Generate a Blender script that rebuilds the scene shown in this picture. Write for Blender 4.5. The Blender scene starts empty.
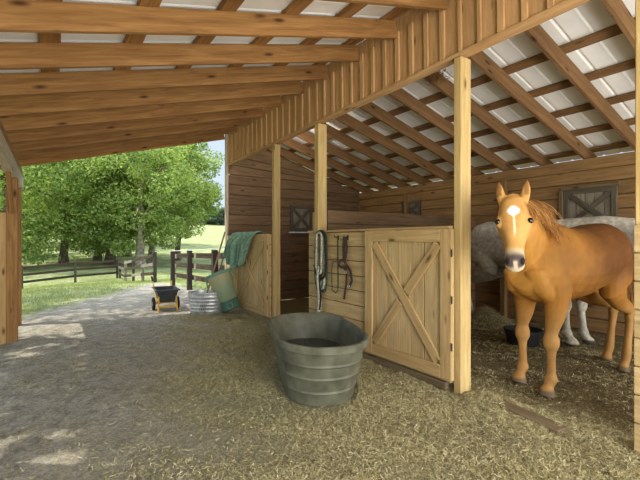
import bpy, bmesh, math, random
import numpy as np
from mathutils import Vector, Matrix, Euler

random.seed(7)
S = bpy.context.scene
C = S.collection
V = Vector
PI = math.pi

# ------------------------------------------------------------------ camera
YAW = math.radians(34.0); FPX = 396.0; EYE = 1.4
cam_d = bpy.data.cameras.new('camera'); cam = bpy.data.objects.new('camera', cam_d); C.objects.link(cam)
cam.location = (0, 0, EYE); cam.rotation_euler = (PI/2, 0, -YAW)
cam_d.sensor_width = 36; cam_d.lens = 36*FPX/640; cam_d.clip_start = .05; cam_d.clip_end = 900
S.camera = cam

# ------------------------------------------------------------------ world, sun, added fill lights, exposure
W = bpy.data.worlds.new('sky'); S.world = W; W.use_nodes = True
nt = W.node_tree; nt.nodes.clear()
wo = nt.nodes.new('ShaderNodeOutputWorld'); bg = nt.nodes.new('ShaderNodeBackground')
tc = nt.nodes.new('ShaderNodeTexCoord'); sx = nt.nodes.new('ShaderNodeSeparateXYZ'); rp = nt.nodes.new('ShaderNodeValToRGB')
rp.color_ramp.elements[0].position = 0.0; rp.color_ramp.elements[0].color = (.43, .48, .57, 1)
rp.color_ramp.elements[1].position = .6; rp.color_ramp.elements[1].color = (.84, .96, 1.14, 1)
e = rp.color_ramp.elements.new(.26); e.color = (.37, .45, .58, 1)
nt.links.new(tc.outputs['Generated'], sx.inputs[0]); nt.links.new(sx.outputs['Z'], rp.inputs[0])
nt.links.new(rp.outputs[0], bg.inputs[0]); nt.links.new(bg.outputs[0], wo.inputs[0])
bg.inputs[1].default_value = 1.25

SUN_DIR = V((.45, -.30, -1.0)).normalized()          # the way the light travels
sd = bpy.data.lights.new('sun', 'SUN'); so = bpy.data.objects.new('sun', sd); C.objects.link(so)
so.rotation_euler = SUN_DIR.to_track_quat('-Z', 'Y').to_euler(); so.location = (-20, 10, 30)
sd.energy = 3.4; sd.angle = .012; sd.color = (1, .95, .84)

def area(name, loc, target, sx_, sy_, power, col=(1, .97, .92)):
    l = bpy.data.lights.new(name, 'AREA'); l.shape = 'RECTANGLE'; l.size = sx_; l.size_y = sy_; l.energy = power; l.color = col
    o = bpy.data.objects.new(name, l); C.objects.link(o); o.location = loc
    o.rotation_euler = (V(target)-V(loc)).to_track_quat('-Z', 'Y').to_euler(); return o
area('fill_aisle', (.4, -2.2, 2.5), (2.2, 4.5, .2), 2.4, 1.4, 62)  # added fill light behind the camera, not a fixture of the barn
area('fill_aisle_far', (1.2, -2.2, 1.4), (2.4, 6.5, 1.8), 2.5, 1.2, 60)  # added unseen fill, aimed at the far end of the aisle
area('fill_stall', (5.0, -1.4, 2.4), (4.6, 3.0, .6), 1.6, 1.0, 16)  # added unseen fill that brightens the stall
pl = bpy.data.lights.new('fill_behind_header', 'POINT'); pl.energy = 26; pl.shadow_soft_size = .06; pl.color = (1, .97, .92); po = bpy.data.objects.new('fill_behind_header', pl); C.objects.link(po); po.location = (3.42, 6.4, 3.32)  # added point light hidden behind the header, brightens the end wall
area('upfill_aisle', (1.3, -2.0, .7), (1.6, 3.6, 3.6), 2.0, 1.2, 84)  # added uplight behind the camera, lifts the white aisle roof
area('upfill_stall', (5.4, -1.4, .8), (5.2, 3.9, 3.2), 1.6, 1.0, 60)  # added uplight out of view, lifts the stall roof

S.view_settings.view_transform = 'Standard'; S.view_settings.look = 'None'
S.view_settings.gamma = 1.0; S.view_settings.use_curve_mapping = False
S.view_settings.exposure = .6

# ------------------------------------------------------------------ pixel helpers (outdoor things measured off the photo)
def at(px, d, py=None, z=None):
    a = (px-320)/FPX
    x = math.sin(YAW)*d + math.cos(YAW)*a*d; y = math.cos(YAW)*d - math.sin(YAW)*a*d
    if z is None: z = EYE if py is None else EYE-(py-240)/FPX*d
    return V((x, y, z))

# ------------------------------------------------------------------ materials
def mat(name):
    m = bpy.data.materials.new(name); m.use_nodes = True
    n = m.node_tree; b = n.nodes['Principled BSDF']
    return m, n, b
def N(n, t, **kw):
    x = n.nodes.new(t)
    for k, v in kw.items(): setattr(x, k, v)
    return x
def ramp(n, els):
    r = N(n, 'ShaderNodeValToRGB'); cr = r.color_ramp
    cr.elements[0].position, cr.elements[0].color = els[0][0], (*els[0][1], 1)
    cr.elements[1].position, cr.elements[1].color = els[-1][0], (*els[-1][1], 1)
    for p, c in els[1:-1]:
        q = cr.elements.new(p); q.color = (*c, 1)
    return r
def srgb(r, g, b):
    f = lambda c: ((c/255+.055)/1.055)**2.4 if c > 10 else c/255/12.92
    return (f(r), f(g), f(b))

def wood(name, light, dark, knot=None, var=.25, rough=.78, grain=1.0, knots=True):
    """grain runs along the object's local X"""
    m, n, b = mat(name); L = n.links
    tc = N(n, 'ShaderNodeTexCoord'); oi = N(n, 'ShaderNodeObjectInfo'); ge = N(n, 'ShaderNodeNewGeometry')
    add = N(n, 'ShaderNodeMath', operation='ADD'); L.new(oi.outputs['Random'], add.inputs[0]); L.new(ge.outputs['Random Per Island'], add.inputs[1])
    mul = N(n, 'ShaderNodeMath', operation='MULTIPLY'); mul.inputs[1].default_value = 37.0; L.new(add.outputs[0], mul.inputs[0])
    va = N(n, 'ShaderNodeVectorMath', operation='ADD'); L.new(tc.outputs['Object'], va.inputs[0]); L.new(mul.outputs[0], va.inputs[1])
    mp = N(n, 'ShaderNodeMapping'); mp.inputs['Scale'].default_value = (.9*grain, 13*grain, 13*grain); L.new(va.outputs[0], mp.inputs[0])
    no = N(n, 'ShaderNodeTexNoise'); no.inputs['Scale'].default_value = 2.2; no.inputs['Detail'].default_value = 7; no.inputs['Roughness'].default_value = .62; no.inputs['Distortion'].default_value = .7
    L.new(mp.outputs[0], no.inputs['Vector'])
    mid = tuple((a+c)/2 for a, c in zip(light, dark))
    r = ramp(n, [(.30, dark), (.5, mid), (.68, light)]); L.new(no.outputs['Fac'], r.inputs[0])
    out = r.outputs[0]
    if knots:
        mk = N(n, 'ShaderNodeMapping'); mk.inputs['Scale'].default_value = (2.1, 6.5, 6.5); L.new(va.outputs[0], mk.inputs[0])
        vo = N(n, 'ShaderNodeTexVoronoi'); vo.inputs['Scale'].default_value = 1.0; L.new(mk.outputs[0], vo.inputs['Vector'])
        kr = ramp(n, [(.05, (1, 1, 1)), (.16, (0, 0, 0))]); L.new(vo.outputs['Distance'], kr.inputs[0])
        mx = N(n, 'ShaderNodeMix', data_type='RGBA'); L.new(kr.outputs[0], mx.inputs[0]); L.new(out, mx.inputs[6])
        kc = knot or tuple(c*.35 for c in dark); mx.inputs[7].default_value = (*kc, 1); out = mx.outputs[2]
    # tone from board to board
    mr = N(n, 'ShaderNodeMapRange'); mr.inputs['To Min'].default_value = 1-var; mr.inputs['To Max'].default_value = 1+var
    fr = N(n, 'ShaderNodeMath', operation='FRACT'); L.new(mul.outputs[0], fr.inputs[0]); L.new(fr.outputs[0], mr.inputs['Value'])
    vm = N(n, 'ShaderNodeVectorMath', operation='SCALE'); L.new(out, vm.inputs[0]); L.new(mr.outputs[0], vm.inputs['Scale'])
    L.new(vm.outputs[0], b.inputs['Base Color'])
    b.inputs['Roughness'].default_value = rough; b.inputs['Specular IOR Level'].default_value = .25
    bp = N(n, 'ShaderNodeBump'); bp.inputs['Strength'].default_value = .25; bp.inputs['Distance'].default_value = .01
    L.new(no.outputs['Fac'], bp.inputs['Height']); L.new(bp.outputs[0], b.inputs['Normal'])
    return m

def plain(name, col, rough=.6, metal=0.0, var=.12, scale=9.0, col2=None, bump=.1, spec=.4):
    m, n, b = mat(name); L = n.links
    tc = N(n, 'ShaderNodeTexCoord'); no = N(n, 'ShaderNodeTexNoise'); no.inputs['Scale'].default_value = scale; no.inputs['Detail'].default_value = 6
    L.new(tc.outputs['Object'], no.inputs['Vector'])
    c2 = col2 or tuple(c*(1-2*var) for c in col); c1 = tuple(min(1, c*(1+var)) for c in col)
    r = ramp(n, [(.35, c2), (.65, c1)]); L.new(no.outputs['Fac'], r.inputs[0]); L.new(r.outputs[0], b.inputs['Base Color'])
    b.inputs['Roughness'].default_value = rough; b.inputs['Metallic'].default_value = metal; b.inputs['Specular IOR Level'].default_value = spec
    bp = N(n, 'ShaderNodeBump'); bp.inputs['Strength'].default_value = bump; bp.inputs['Distance'].default_value = .01
    L.new(no.outputs['Fac'], bp.inputs['Height']); L.new(bp.outputs[0], b.inputs['Normal'])
    return m

M = {}
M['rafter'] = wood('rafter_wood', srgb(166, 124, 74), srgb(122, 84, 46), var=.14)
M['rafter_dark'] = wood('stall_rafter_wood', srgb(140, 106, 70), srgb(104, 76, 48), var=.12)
M['header'] = wood('header_wood', srgb(208, 168, 118), srgb(176, 134, 88), var=.10)
M['post'] = wood('post_wood', srgb(204, 178, 122), srgb(170, 140, 88), var=.08)
M['door'] = wood('door_wood', srgb(198, 172, 124), srgb(166, 138, 92), var=.10)
M['rail'] = wood('door_rail_wood', srgb(194, 164, 114), srgb(160, 130, 84), var=.06)
M['stain'] = wood('stained_wall_wood', srgb(128, 102, 74), srgb(90, 70, 50), var=.14)
M['back'] = wood('back_wall_wood', srgb(154, 120, 78), srgb(112, 84, 54), var=.12)
M['shutter'] = wood('grey_shutter_wood', srgb(150, 140, 122), srgb(104, 96, 84), var=.12)
M['shutter_brace'] = wood('dark_brace_wood', srgb(104, 94, 80), srgb(72, 64, 54), var=.1)
M['fence'] = wood('fence_wood', srgb(92, 76, 60), srgb(58, 48, 40), var=.2)
M['fencegrey'] = wood('weathered_fence_wood', srgb(176, 164, 148), srgb(112, 100, 88), var=.25)
M['fencepost'] = wood('fence_post_wood', srgb(96, 84, 72), srgb(60, 54, 48), var=.2)
M['handle'] = wood('tool_handle_wood', srgb(176, 140, 112), srgb(128, 96, 74), var=.1, knots=False)
M['plank'] = wood('grey_plank_wood', srgb(122, 106, 78), srgb(88, 74, 54), var=.1)
M['pale'] = wood('sunlit_pale_wood', srgb(208, 196, 172), srgb(170, 154, 128), var=.05)  # sunlit look of eave beam and corner post painted into the colour
M['ply'] = wood('tan_panel_wood', srgb(200, 164, 110), srgb(170, 130, 82), var=.06)
M['roof'] = plain('white_roof_steel', (.90, .89, .87), rough=.75, var=.03, scale=3, bump=.02, col2=(.84, .83, .80))
M['galv'] = plain('galvanised_steel', (.62, .62, .60), rough=.42, metal=.6, scale=14, bump=.05)
M['iron'] = plain('dark_iron', (.035, .033, .03), rough=.5, metal=.5)
M['steel'] = plain('bright_steel', (.5, .5, .48), rough=.35, metal=.9)
M['tank'] = plain('grey_green_plastic', srgb(104, 104, 86), rough=.55, scale=7, col2=srgb(82, 82, 66), bump=.08)
M['tub_black'] = plain('black_plastic', srgb(52, 54, 58), rough=.45, scale=12)
M['rubber'] = plain('black_rubber', (.018, .018, .018), rough=.75)
M['yellow'] = plain('yellow_paint', srgb(214, 166, 44), rough=.45, scale=14)
M['green_tub'] = plain('faded_green_plastic', srgb(132, 154, 122), rough=.55, scale=2.4, col2=srgb(170, 164, 124), bump=.03)
M['green_rim'] = plain('teal_plastic', srgb(108, 150, 130), rough=.5, scale=6, bump=.03)
M['green_dark'] = plain('dark_green_plastic', srgb(88, 126, 104), rough=.5, scale=6, bump=.03)
M['blanket'] = plain('green_cloth', srgb(124, 156, 134), rough=.95, scale=22, bump=.4, spec=.1)
M['nest'] = plain('nest_straw', srgb(120, 90, 56), rough=.95, scale=30, bump=.6, spec=.1)
M['rope_white'] = plain('white_rope', srgb(196, 192, 172), rough=.9, scale=60, col2=srgb(110, 118, 100), bump=.5, spec=.1)
M['rope_green'] = plain('green_rope', srgb(74, 96, 72), rough=.9, scale=60, col2=srgb(40, 50, 40), bump=.5, spec=.1)
M['rope_black'] = plain('black_rope', srgb(44, 42, 40), rough=.9, scale=60, bump=.5, spec=.1)
M['leather'] = plain('dark_leather', srgb(66, 48, 38), rough=.6, scale=20)
M['tape'] = plain('white_fence_tape', srgb(232, 236, 230), rough=.7)
M['bark'] = plain('bark', srgb(132, 116, 98), rough=.95, scale=5, col2=srgb(78, 68, 58), bump=.8, spec=.1)
M['bark_pale'] = plain('pale_bark', srgb(190, 180, 160), rough=.95, scale=4, col2=srgb(124, 114, 100), bump=.8, spec=.1)
M['eye'] = plain('dark_eye', (.006, .004, .003), rough=.08, var=0.0, bump=0, spec=.6)

def leaf_mat(name, a, b_):
    m, n, b = mat(name); L = n.links
    ge = N(n, 'ShaderNodeNewGeometry'); r = ramp(n, [(0, a), (1, b_)]); L.new(ge.outputs['Random Per Island'], r.inputs[0])
    L.new(r.outputs[0], b.inputs['Base Color']); b.inputs['Roughness'].default_value = .55; b.inputs['Specular IOR Level'].default_value = .3
    tr = N(n, 'ShaderNodeBsdfTranslucent'); mx = N(n, 'ShaderNodeMixShader'); mx.inputs[0].default_value = .5
    sc = N(n, 'ShaderNodeVectorMath', operation='MULTIPLY'); sc.inputs[1].default_value = (1.25, 1.2, .7); L.new(r.outputs[0], sc.inputs[0]); L.new(sc.outputs[0], tr.inputs[0])
    o = n.nodes['Material Output']; L.new(b.outputs[0], mx.inputs[1]); L.new(tr.outputs[0], mx.inputs[2]); L.new(mx.outputs[0], o.inputs[0])
    return m
M['leaf'] = leaf_mat('green_leaves', srgb(104, 136, 78), srgb(188, 204, 126))
M['leaf_b'] = leaf_mat('pale_green_leaves', srgb(120, 150, 86), srgb(208, 218, 142))
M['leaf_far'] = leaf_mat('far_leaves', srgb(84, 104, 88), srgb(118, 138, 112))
M['grass'] = leaf_mat('grass_blades', srgb(118, 134, 80), srgb(176, 184, 124))
def straw_mat():
    m, n, b = mat('straw'); L = n.links
    ge = N(n, 'ShaderNodeNewGeometry'); r = ramp(n, [(0, srgb(108, 98, 66)), (.3, srgb(158, 146, 102)), (.65, srgb(192, 180, 132)), (1, srgb(232, 222, 178))])
    L.new(ge.outputs['Random Per Island'], r.inputs[0]); L.new(r.outputs[0], b.inputs['Base Color']); b.inputs['Roughness'].default_value = .8
    b.inputs['Specular IOR Level'].default_value = .15
    return m
M['straw'] = straw_mat()

# ------------------------------------------------------------------ object helpers
def tag(o, label=None, cat=None, group=None, kind=None):
    if label: o['label'] = label
    if cat: o['category'] = cat
    if group: o['group'] = group
    if kind: o['kind'] = kind
    return o
def empty(name, loc, label=None, cat=None, group=None):
    o = bpy.data.objects.new(name, None); C.objects.link(o); o.location = loc; o.empty_display_size = .1
    return tag(o, label, cat, group)
def frame_of(grain):
    if isinstance(grain, str): grain = {'x': (1, 0, 0), 'y': (0, 1, 0), 'z': (0, 0, 1)}[grain]
    g = V(grain).normalized(); up = V((0, 0, 1)) if abs(g.z) < .9 else V((0, 1, 0))
    y = up.cross(g).normalized(); z = g.cross(y)
    return Matrix((g, y, z)).transposed()
def wloc(o):
    return V((0, 0, 0)) if o is None else wloc(o.parent) + V(o.get('_l', o.location))

class MB:
    """collects boxes, bars, lofts in WORLD coordinates; build() links them as one mesh object whose local X is the grain"""
    def __init__(s): s.v = []; s.f = []
    def add(s, vs, fs):
        k = len(s.v); s.v += [V(p) for p in vs]; s.f += [tuple(i+k for i in f) for f in fs]; return s
    def box(s, lo, hi):
        a, b = lo, hi
        vs = [(x, y, z) for x in (a[0], b[0]) for y in (a[1], b[1]) for z in (a[2], b[2])]
        return s.add(vs, [(0, 1, 3, 2), (4, 6, 7, 5), (0, 4, 5, 1), (2, 3, 7, 6), (0, 2, 6, 4), (1, 5, 7, 3)])
    def bar(s, p, q, w, h, up=(0, 0, 1)):
        p, q = V(p), V(q); d = (q-p).normalized(); u = V(up)
        if abs(d.dot(u)) > .98: u = V((0, 1, 0))
        r = d.cross(u).normalized()*w/2; t = r.cross(d).normalized()*h/2
        vs = [p-r-t, p+r-t, p+r+t, p-r+t, q-r-t, q+r-t, q+r+t, q-r+t]
        return s.add(vs, [(0, 1, 2, 3), (7, 6, 5, 4), (0, 4, 5, 1), (1, 5, 6, 2), (2, 6, 7, 3), (3, 7, 4, 0)])
    def tube(s, pts, r, n=8, closed=False):
        pts = [V(p) for p in pts]; rs = r if isinstance(r, (list, tuple)) else [r]*len(pts)
        vs = []; fs = []; prev = None; m = len(pts)
        for i, p in enumerate(pts):
            if closed: d = (pts[(i+1) % m]-pts[i-1])
            else: d = (pts[min(i+1, m-1)]-pts[max(i-1, 0)])
            d.normalize()
            if prev is None:
                u = V((0, 0, 1)) if abs(d.z) < .9 else V((1, 0, 0)); a = d.cross(u).normalized()
            else: a = (prev-d*prev.dot(d)).normalized()
            prev = a; b = d.cross(a)
            for k in range(n):
                t = 2*PI*k/n; vs.append(p+(a*math.cos(t)+b*math.sin(t))*rs[i])
        for i in range(m if closed else m-1):
            j = (i+1) % m
            for k in range(n): fs.append((i*n+k, i*n+(k+1) % n, j*n+(k+1) % n, j*n+k))
        if not closed:
            fs.append(tuple(range(n-1, -1, -1))); fs.append(tuple((m-1)*n+k for k in range(n)))
        return s.add(vs, fs)
    def loft(s, rings, cap0=True, cap1=True):
        n = len(rings[0]); vs = [p for r in rings for p in r]; fs = []
        for i in range(len(rings)-1):
            for k in range(n): fs.append((i*n+k, i*n+(k+1) % n, (i+1)*n+(k+1) % n, (i+1)*n+k))
        if cap0: fs.append(tuple(range(n-1, -1, -1)))
        if cap1: fs.append(tuple((len(rings)-1)*n+k for k in range(n)))
        return s.add(vs, fs)
    def build(s, name, m, parent=None, grain='x', bevel=0.0, smooth=False, origin=None):
        R = frame_of(grain); Ri = R.transposed()
        if origin is None:
            lo = [min(p[i] for p in s.v) for i in range(3)]; hi = [max(p[i] for p in s.v) for i in range(3)]
            origin = V([(a+b)/2 for a, b in zip(lo, hi)])
        origin = V(origin)
        me = bpy.data.meshes.new(name); me.from_pydata([Ri @ (p-origin) for p in s.v], [], s.f); me.update()
        bm = bmesh.new(); bm.from_mesh(me); bmesh.ops.recalc_face_normals(bm, faces=bm.faces); bm.to_mesh(me); bm.free()
        me.materials.append(m)
        if smooth: me.polygons.foreach_set('use_smooth', [True]*len(me.polygons))
        o = bpy.data.objects.new(name, me); C.objects.link(o)
        if parent is not None:
            o.parent = parent
            pm = world_of(parent)
            o.matrix_basis = pm.inverted() @ (Matrix.Translation(origin) @ R.to_4x4())
        else: o.matrix_basis = Matrix.Translation(origin) @ R.to_4x4()
        if bevel:
            b = o.modifiers.new('edge', 'BEVEL'); b.width = bevel; b.segments = 1; b.limit_method = 'ANGLE'
        return o
def world_of(o):
    return (world_of(o.parent) if o.parent else Matrix.Identity(4)) @ o.matrix_basis
def sm(o, angle=40):
    """smooth by angle"""
    me = o.data; me.polygons.foreach_set('use_smooth', [True]*len(me.polygons))
    try: me.set_sharp_from_angle(angle=math.radians(angle))
    except Exception: pass
    return o
def struct(o): o['kind'] = 'structure'; return o
def copy_thing(o, parent=None):
    c = o.copy(); C.objects.link(c); c.parent = parent
    for ch in list(o.children): copy_thing(ch, c)
    return c
def npmesh(name, verts, faces4, m, parent=None):
    """fast mesh of quads/tris from numpy arrays"""
    me = bpy.data.meshes.new(name); nv, (nf, k) = len(verts), faces4.shape
    me.vertices.add(nv); me.vertices.foreach_set('co', verts.astype(np.float32).ravel())
    me.loops.add(nf*k); me.loops.foreach_set('vertex_index', faces4.astype(np.int32).ravel())
    me.polygons.add(nf); me.polygons.foreach_set('loop_start', np.arange(0, nf*k, k, dtype=np.int32))
    me.update(calc_edges=True); me.materials.append(m)
    o = bpy.data.objects.new(name, me); C.objects.link(o)
    if parent is not None: o.parent = parent
    return o

# ------------------------------------------------------------------ terrain
TY = [-400, 8.5, 12.5, 17, 25, 30, 40, 60, 100, 160, 250, 420]
TZ = [0, 0, -.15, -.30, -1.0, -1.0, -.7, 0, 2.0, 6.0, 12.0, 12.5]
def hum(x, y):
    return (np.sin(x*2.1+.7)*np.sin(y*1.7+.3)*.012+np.sin(x*5.3+y*3.1)*.006+np.sin(x*9.1-y*7.7+1)*.004+np.sin(x*14+y*11)*.0025)
def terr(x, y):
    x = np.asarray(x, float); y = np.asarray(y, float)
    z = np.interp(y, TY, TZ)
    z = z - .10*np.clip((-.2-x)/1.0, 0, 1)
    h = hum(x, y)
    straw = np.clip((x-1.6)/1.2, 0, 1)*np.clip((7.2-y)/1.5, 0, 1)
    return z + h*np.where(y < 12, 1.0, .5) + straw*(.012+.018*np.sin(x*6.2+1.3)*np.sin(y*6.9+.4)+.010*np.sin(x*17+2*np.sin(y*5))*np.sin(y*19+2+1.5*np.sin(x*7))+.007*np.sin(x*31+y*9+2*np.sin(y*11))*np.sin(y*27-x*8)+.006*np.sin(x*43-y*21)*np.sin(y*39+x*13)) + .0
def tz(x, y): return float(terr(x, y))

def build_ground():
    xs = np.unique(np.concatenate([np.linspace(-260, -8, 22), np.linspace(-8, -1, 20), np.arange(-1, 7.2, .04), np.linspace(7.2, 30, 40), np.linspace(30, 260, 24)]))
    ys = np.unique(np.concatenate([np.linspace(-60, -.5, 16), np.arange(-.5, 9, .04), np.linspace(9, 40, 110), np.linspace(40, 420, 60)]))
    X, Y = np.meshgrid(xs, ys, indexing='ij'); Z = terr(X, Y)
    v = np.stack([X, Y, Z], -1).reshape(-1, 3); nx, ny = len(xs), len(ys)
    i = np.arange(nx-1)[:, None]*ny+np.arange(ny-1)[None]; f = np.stack([i, i+ny, i+ny+1, i+1], -1).reshape(-1, 4)
    m, n, b = mat('dirt_straw_and_grass'); L = n.links
    tcn = N(n, 'ShaderNodeTexCoord'); sep = N(n, 'ShaderNodeSeparateXYZ'); L.new(tcn.outputs['Object'], sep.inputs[0])
    def noise(scale, det=6, rough=.6, dist=0.0, stretch=None):
        q = N(n, 'ShaderNodeTexNoise'); q.inputs['Scale'].default_value = scale; q.inputs['Detail'].default_value = det; q.inputs['Roughness'].default_value = rough; q.inputs['Distortion'].default_value = dist
        if stretch:
            mp = N(n, 'ShaderNodeMapping'); mp.inputs['Scale'].default_value = stretch; mp.inputs['Rotation'].default_value = (0, 0, .5); L.new(tcn.outputs['Object'], mp.inputs[0]); L.new(mp.outputs[0], q.inputs['Vector'])
        else: L.new(tcn.outputs['Object'], q.inputs['Vector'])
        return q
    def mth(op, a, b_, clamp=False):
        q = N(n, 'ShaderNodeMath', operation=op); q.use_clamp = clamp
        for k, w in ((0, a), (1, b_)):
            if isinstance(w, (int, float)): q.inputs[k].default_value = w
            else: L.new(w, q.inputs[k])
        return q.outputs[0]
    def mrange(v_, a, b_, c=0.0, d=1.0):
        q = N(n, 'ShaderNodeMapRange', interpolation_type='SMOOTHSTEP'); L.new(v_, q.inputs['Value'])
        for k, w in zip(('From Min', 'From Max', 'To Min', 'To Max'), (a, b_, c, d)): q.inputs[k].default_value = w
        return q.outputs[0]
    def mix(fac, a, b_):
        q = N(n, 'ShaderNodeMix', data_type='RGBA'); L.new(fac, q.inputs[0]); L.new(a, q.inputs[6]); L.new(b_, q.inputs[7]); return q.outputs[2]
    n1 = noise(1.1, 5); n2 = noise(7, 8, .7); n3 = noise(38, 6, .75); n4 = noise(120, 4, .7)
    # dirt
    dirt = ramp(n, [(.38, srgb(126, 118, 104)), (.5, srgb(182, 173, 157)), (.62, srgb(224, 216, 202))])
    dn = mth('ADD', mth('MULTIPLY', n2.outputs['Fac'], .45), mth('MULTIPLY', n3.outputs['Fac'], .55)); L.new(dn, dirt.inputs[0])
    # straw litter
    stn = noise(60, 5, .7, 1.5); straw = ramp(n, [(.38, srgb(88, 80, 54)), (.5, srgb(172, 160, 116)), (.60, srgb(214, 204, 160))]); L.new(stn.outputs['Fac'], straw.inputs[0])
    # stall bedding, darker
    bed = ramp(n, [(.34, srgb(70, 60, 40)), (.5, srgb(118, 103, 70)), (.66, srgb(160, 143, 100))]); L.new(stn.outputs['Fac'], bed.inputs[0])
    # grass
    gr = ramp(n, [(.3, srgb(122, 132, 84)), (.5, srgb(156, 164, 112)), (.7, srgb(190, 194, 146))]); g1 = noise(.55, 6, .65); L.new(g1.outputs['Fac'], gr.inputs[0])
    # masks: straw to the right of the aisle, thinning to the left
    sx_ = sep.outputs['X']; sy_ = sep.outputs['Y']
    wob = mth('MULTIPLY', mth('SUBTRACT', n1.outputs['Fac'], .5), 2.6)
    wob2 = mth('MULTIPLY', mth('SUBTRACT', n2.outputs['Fac'], .5), 1.6)
    sm_ = mth('ADD', mth('ADD', mth('ADD', sx_, .45), mth('MULTIPLY', sy_, -.34)), mth('ADD', wob, wob2))
    smask = mth('MULTIPLY', mrange(sm_, -1.0, 1.6), mrange(sy_, 8.6, 6.4))
    col = mix(smask, dirt.outputs[0], straw.outputs[0])
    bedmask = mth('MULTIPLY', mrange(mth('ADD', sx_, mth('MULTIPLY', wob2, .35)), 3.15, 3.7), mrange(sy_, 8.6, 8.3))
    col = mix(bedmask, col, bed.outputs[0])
    # grass beyond the yard; a worn dirt track leads to the gateway at (3.4, 15.7)
    line = mth('SUBTRACT', mth('MULTIPLY', mth('ADD', sx_, .5), 1.93), mth('SUBTRACT', sy_, 9.2))   # > 0 on the yard side
    yard = mth('MULTIPLY', mrange(mth('ADD', line, mth('MULTIPLY', wob, .7)), -1.0, .8), mrange(mth('ADD', sx_, mth('MULTIPLY', wob, .25)), 4.0, 3.3))
    track = mth('MULTIPLY', yard, mrange(mth('ADD', sy_, wob), 18.5, 14.5))
    inside = mth('MULTIPLY', mrange(mth('ADD', sy_, mth('MULTIPLY', wob, .5)), 9.7, 8.7), mrange(mth('ADD', sx_, mth('MULTIPLY', wob, .4)), -2.2, -1.0))
    dm = mth('MAXIMUM', track, inside)
    L.new(dm, N(n, 'ShaderNodeMath').inputs[0])
    col = mix(dm, gr.outputs[0], col)
    L.new(col, b.inputs['Base Color']); b.inputs['Roughness'].default_value = .95; b.inputs['Specular IOR Level'].default_value = .1
    bp = N(n, 'ShaderNodeBump'); bp.inputs['Strength'].default_value = 1.0; bp.inputs['Distance'].default_value = .05
    L.new(mth('ADD', mth('MULTIPLY', n3.outputs['Fac'], .7), mth('MULTIPLY', n4.outputs['Fac'], .5)), bp.inputs['Height']); L.new(bp.outputs[0], b.inputs['Normal'])
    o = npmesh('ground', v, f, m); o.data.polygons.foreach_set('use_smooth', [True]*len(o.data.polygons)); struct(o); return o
build_ground()

# ------------------------------------------------------------------ barn geometry constants
XF = 3.15            # plane of the stall fronts
XB = 6.76            # back wall
YE = 8.14            # end wall
def zl(x): return 3.60-.27*(3.1-x)        # underside of the aisle rafters
def zr(x): return 2.64+.285*(XB-x)        # underside of the stall rafters
RD = .185; RW = .045
RY = [8.36-.655*k for k in range(15)]; RY2 = [8.0-.655*k for k in range(15)]
XEAVE = -.80; XBACK = 7.24

# roof sheets (ribbed steel) --------------------------------------------------
def roof_sheet(name, xa, za, xb, zb, y0, y1):
    prof = []; y = y0; k = 0
    while y < y1-.23:
        prof += [(y, 0), (y+.185, 0), (y+.193, .012), (y+.216, .012)]; y += .23
        prof[-4] = (prof[-4][0], 0); 
    prof.append((y, 0)); mb = MB(); n = len(prof)
    vs = [(xa, p[0], za+p[1]) for p in prof]+[(xb, p[0], zb+p[1]) for p in prof]
    mb.add(vs, [(i, i+1, n+i+1, n+i) for i in range(n-1)])
    o = mb.build(name, M['roof']); md = o.modifiers.new('sheet', 'SOLIDIFY'); md.thickness = .004; md.offset = 0
    return struct(o)
TOP = RD+.052
roof_sheet('roof_aisle', XEAVE-.06, zl(XEAVE-.06)+TOP, 3.14, zl(3.14)+TOP, -1.2, 8.7)
roof_sheet('roof_stalls', 3.12, zr(3.12)+TOP, XBACK, zr(XBACK)+TOP, -1.2, 8.7)

ORD = ['farthest', 'second farthest', 'third farthest', 'fourth farthest', 'fifth farthest', 'sixth farthest', 'seventh farthest', 'eighth farthest', 'ninth farthest', 'tenth farthest', 'eleventh farthest', 'twelfth farthest', 'thirteenth farthest', 'fourteenth farthest', 'fifteenth farthest']
for k, y in enumerate(RY):
    if y > -.2:
        p, q = V((XEAVE, y, zl(XEAVE)+RD/2)), V((3.10, y, zl(3.10)+RD/2))
        o = MB().bar(p, q, RW, RD).build('rafter', M['rafter'], grain=q-p, bevel=.004)
        tag(o, f'long brown rafter crossing above the open aisle, {ORD[k]} from the viewer', 'rafter', 'rafters above the open aisle')
        y = RY2[k]
        p, q = V((3.20, y, zr(3.20)+RD/2)), V((XBACK, y, zr(XBACK)+RD/2))
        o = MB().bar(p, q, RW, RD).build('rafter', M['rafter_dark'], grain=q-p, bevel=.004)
        tag(o, f'darker brown rafter sloping down over the stalls, {ORD[k]} from the viewer', 'rafter', 'rafters above the stalls')
NTH = ['first', 'second', 'third', 'fourth', 'fifth', 'sixth', 'seventh']
for k in range(7):
    x = 2.98-.60*k; z = zl(x)+RD+.021
    o = MB().bar((x, -.6, z), (x, 8.62, z), .14, .038, up=(-.27, 0, 1)).build('purlin', M['rafter'], grain='y')
    tag(o, f'flat roof batten under white sheet above the aisle, {NTH[k]} out from the boarded header', 'purlin', 'roof battens above the aisle')
    x = 3.42+.585*k; z = zr(x)+RD+.021
    if k < 7:
        o = MB().bar((x, -.6, z), (x, 8.62, z), .115, .038, up=(.285, 0, 1)).build('purlin', M['rafter_dark'], grain='y')
        tag(o, f'flat roof batten under white sheet above the stalls, {NTH[k]} in from the boarded header', 'purlin', 'roof battens above the stalls')

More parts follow.
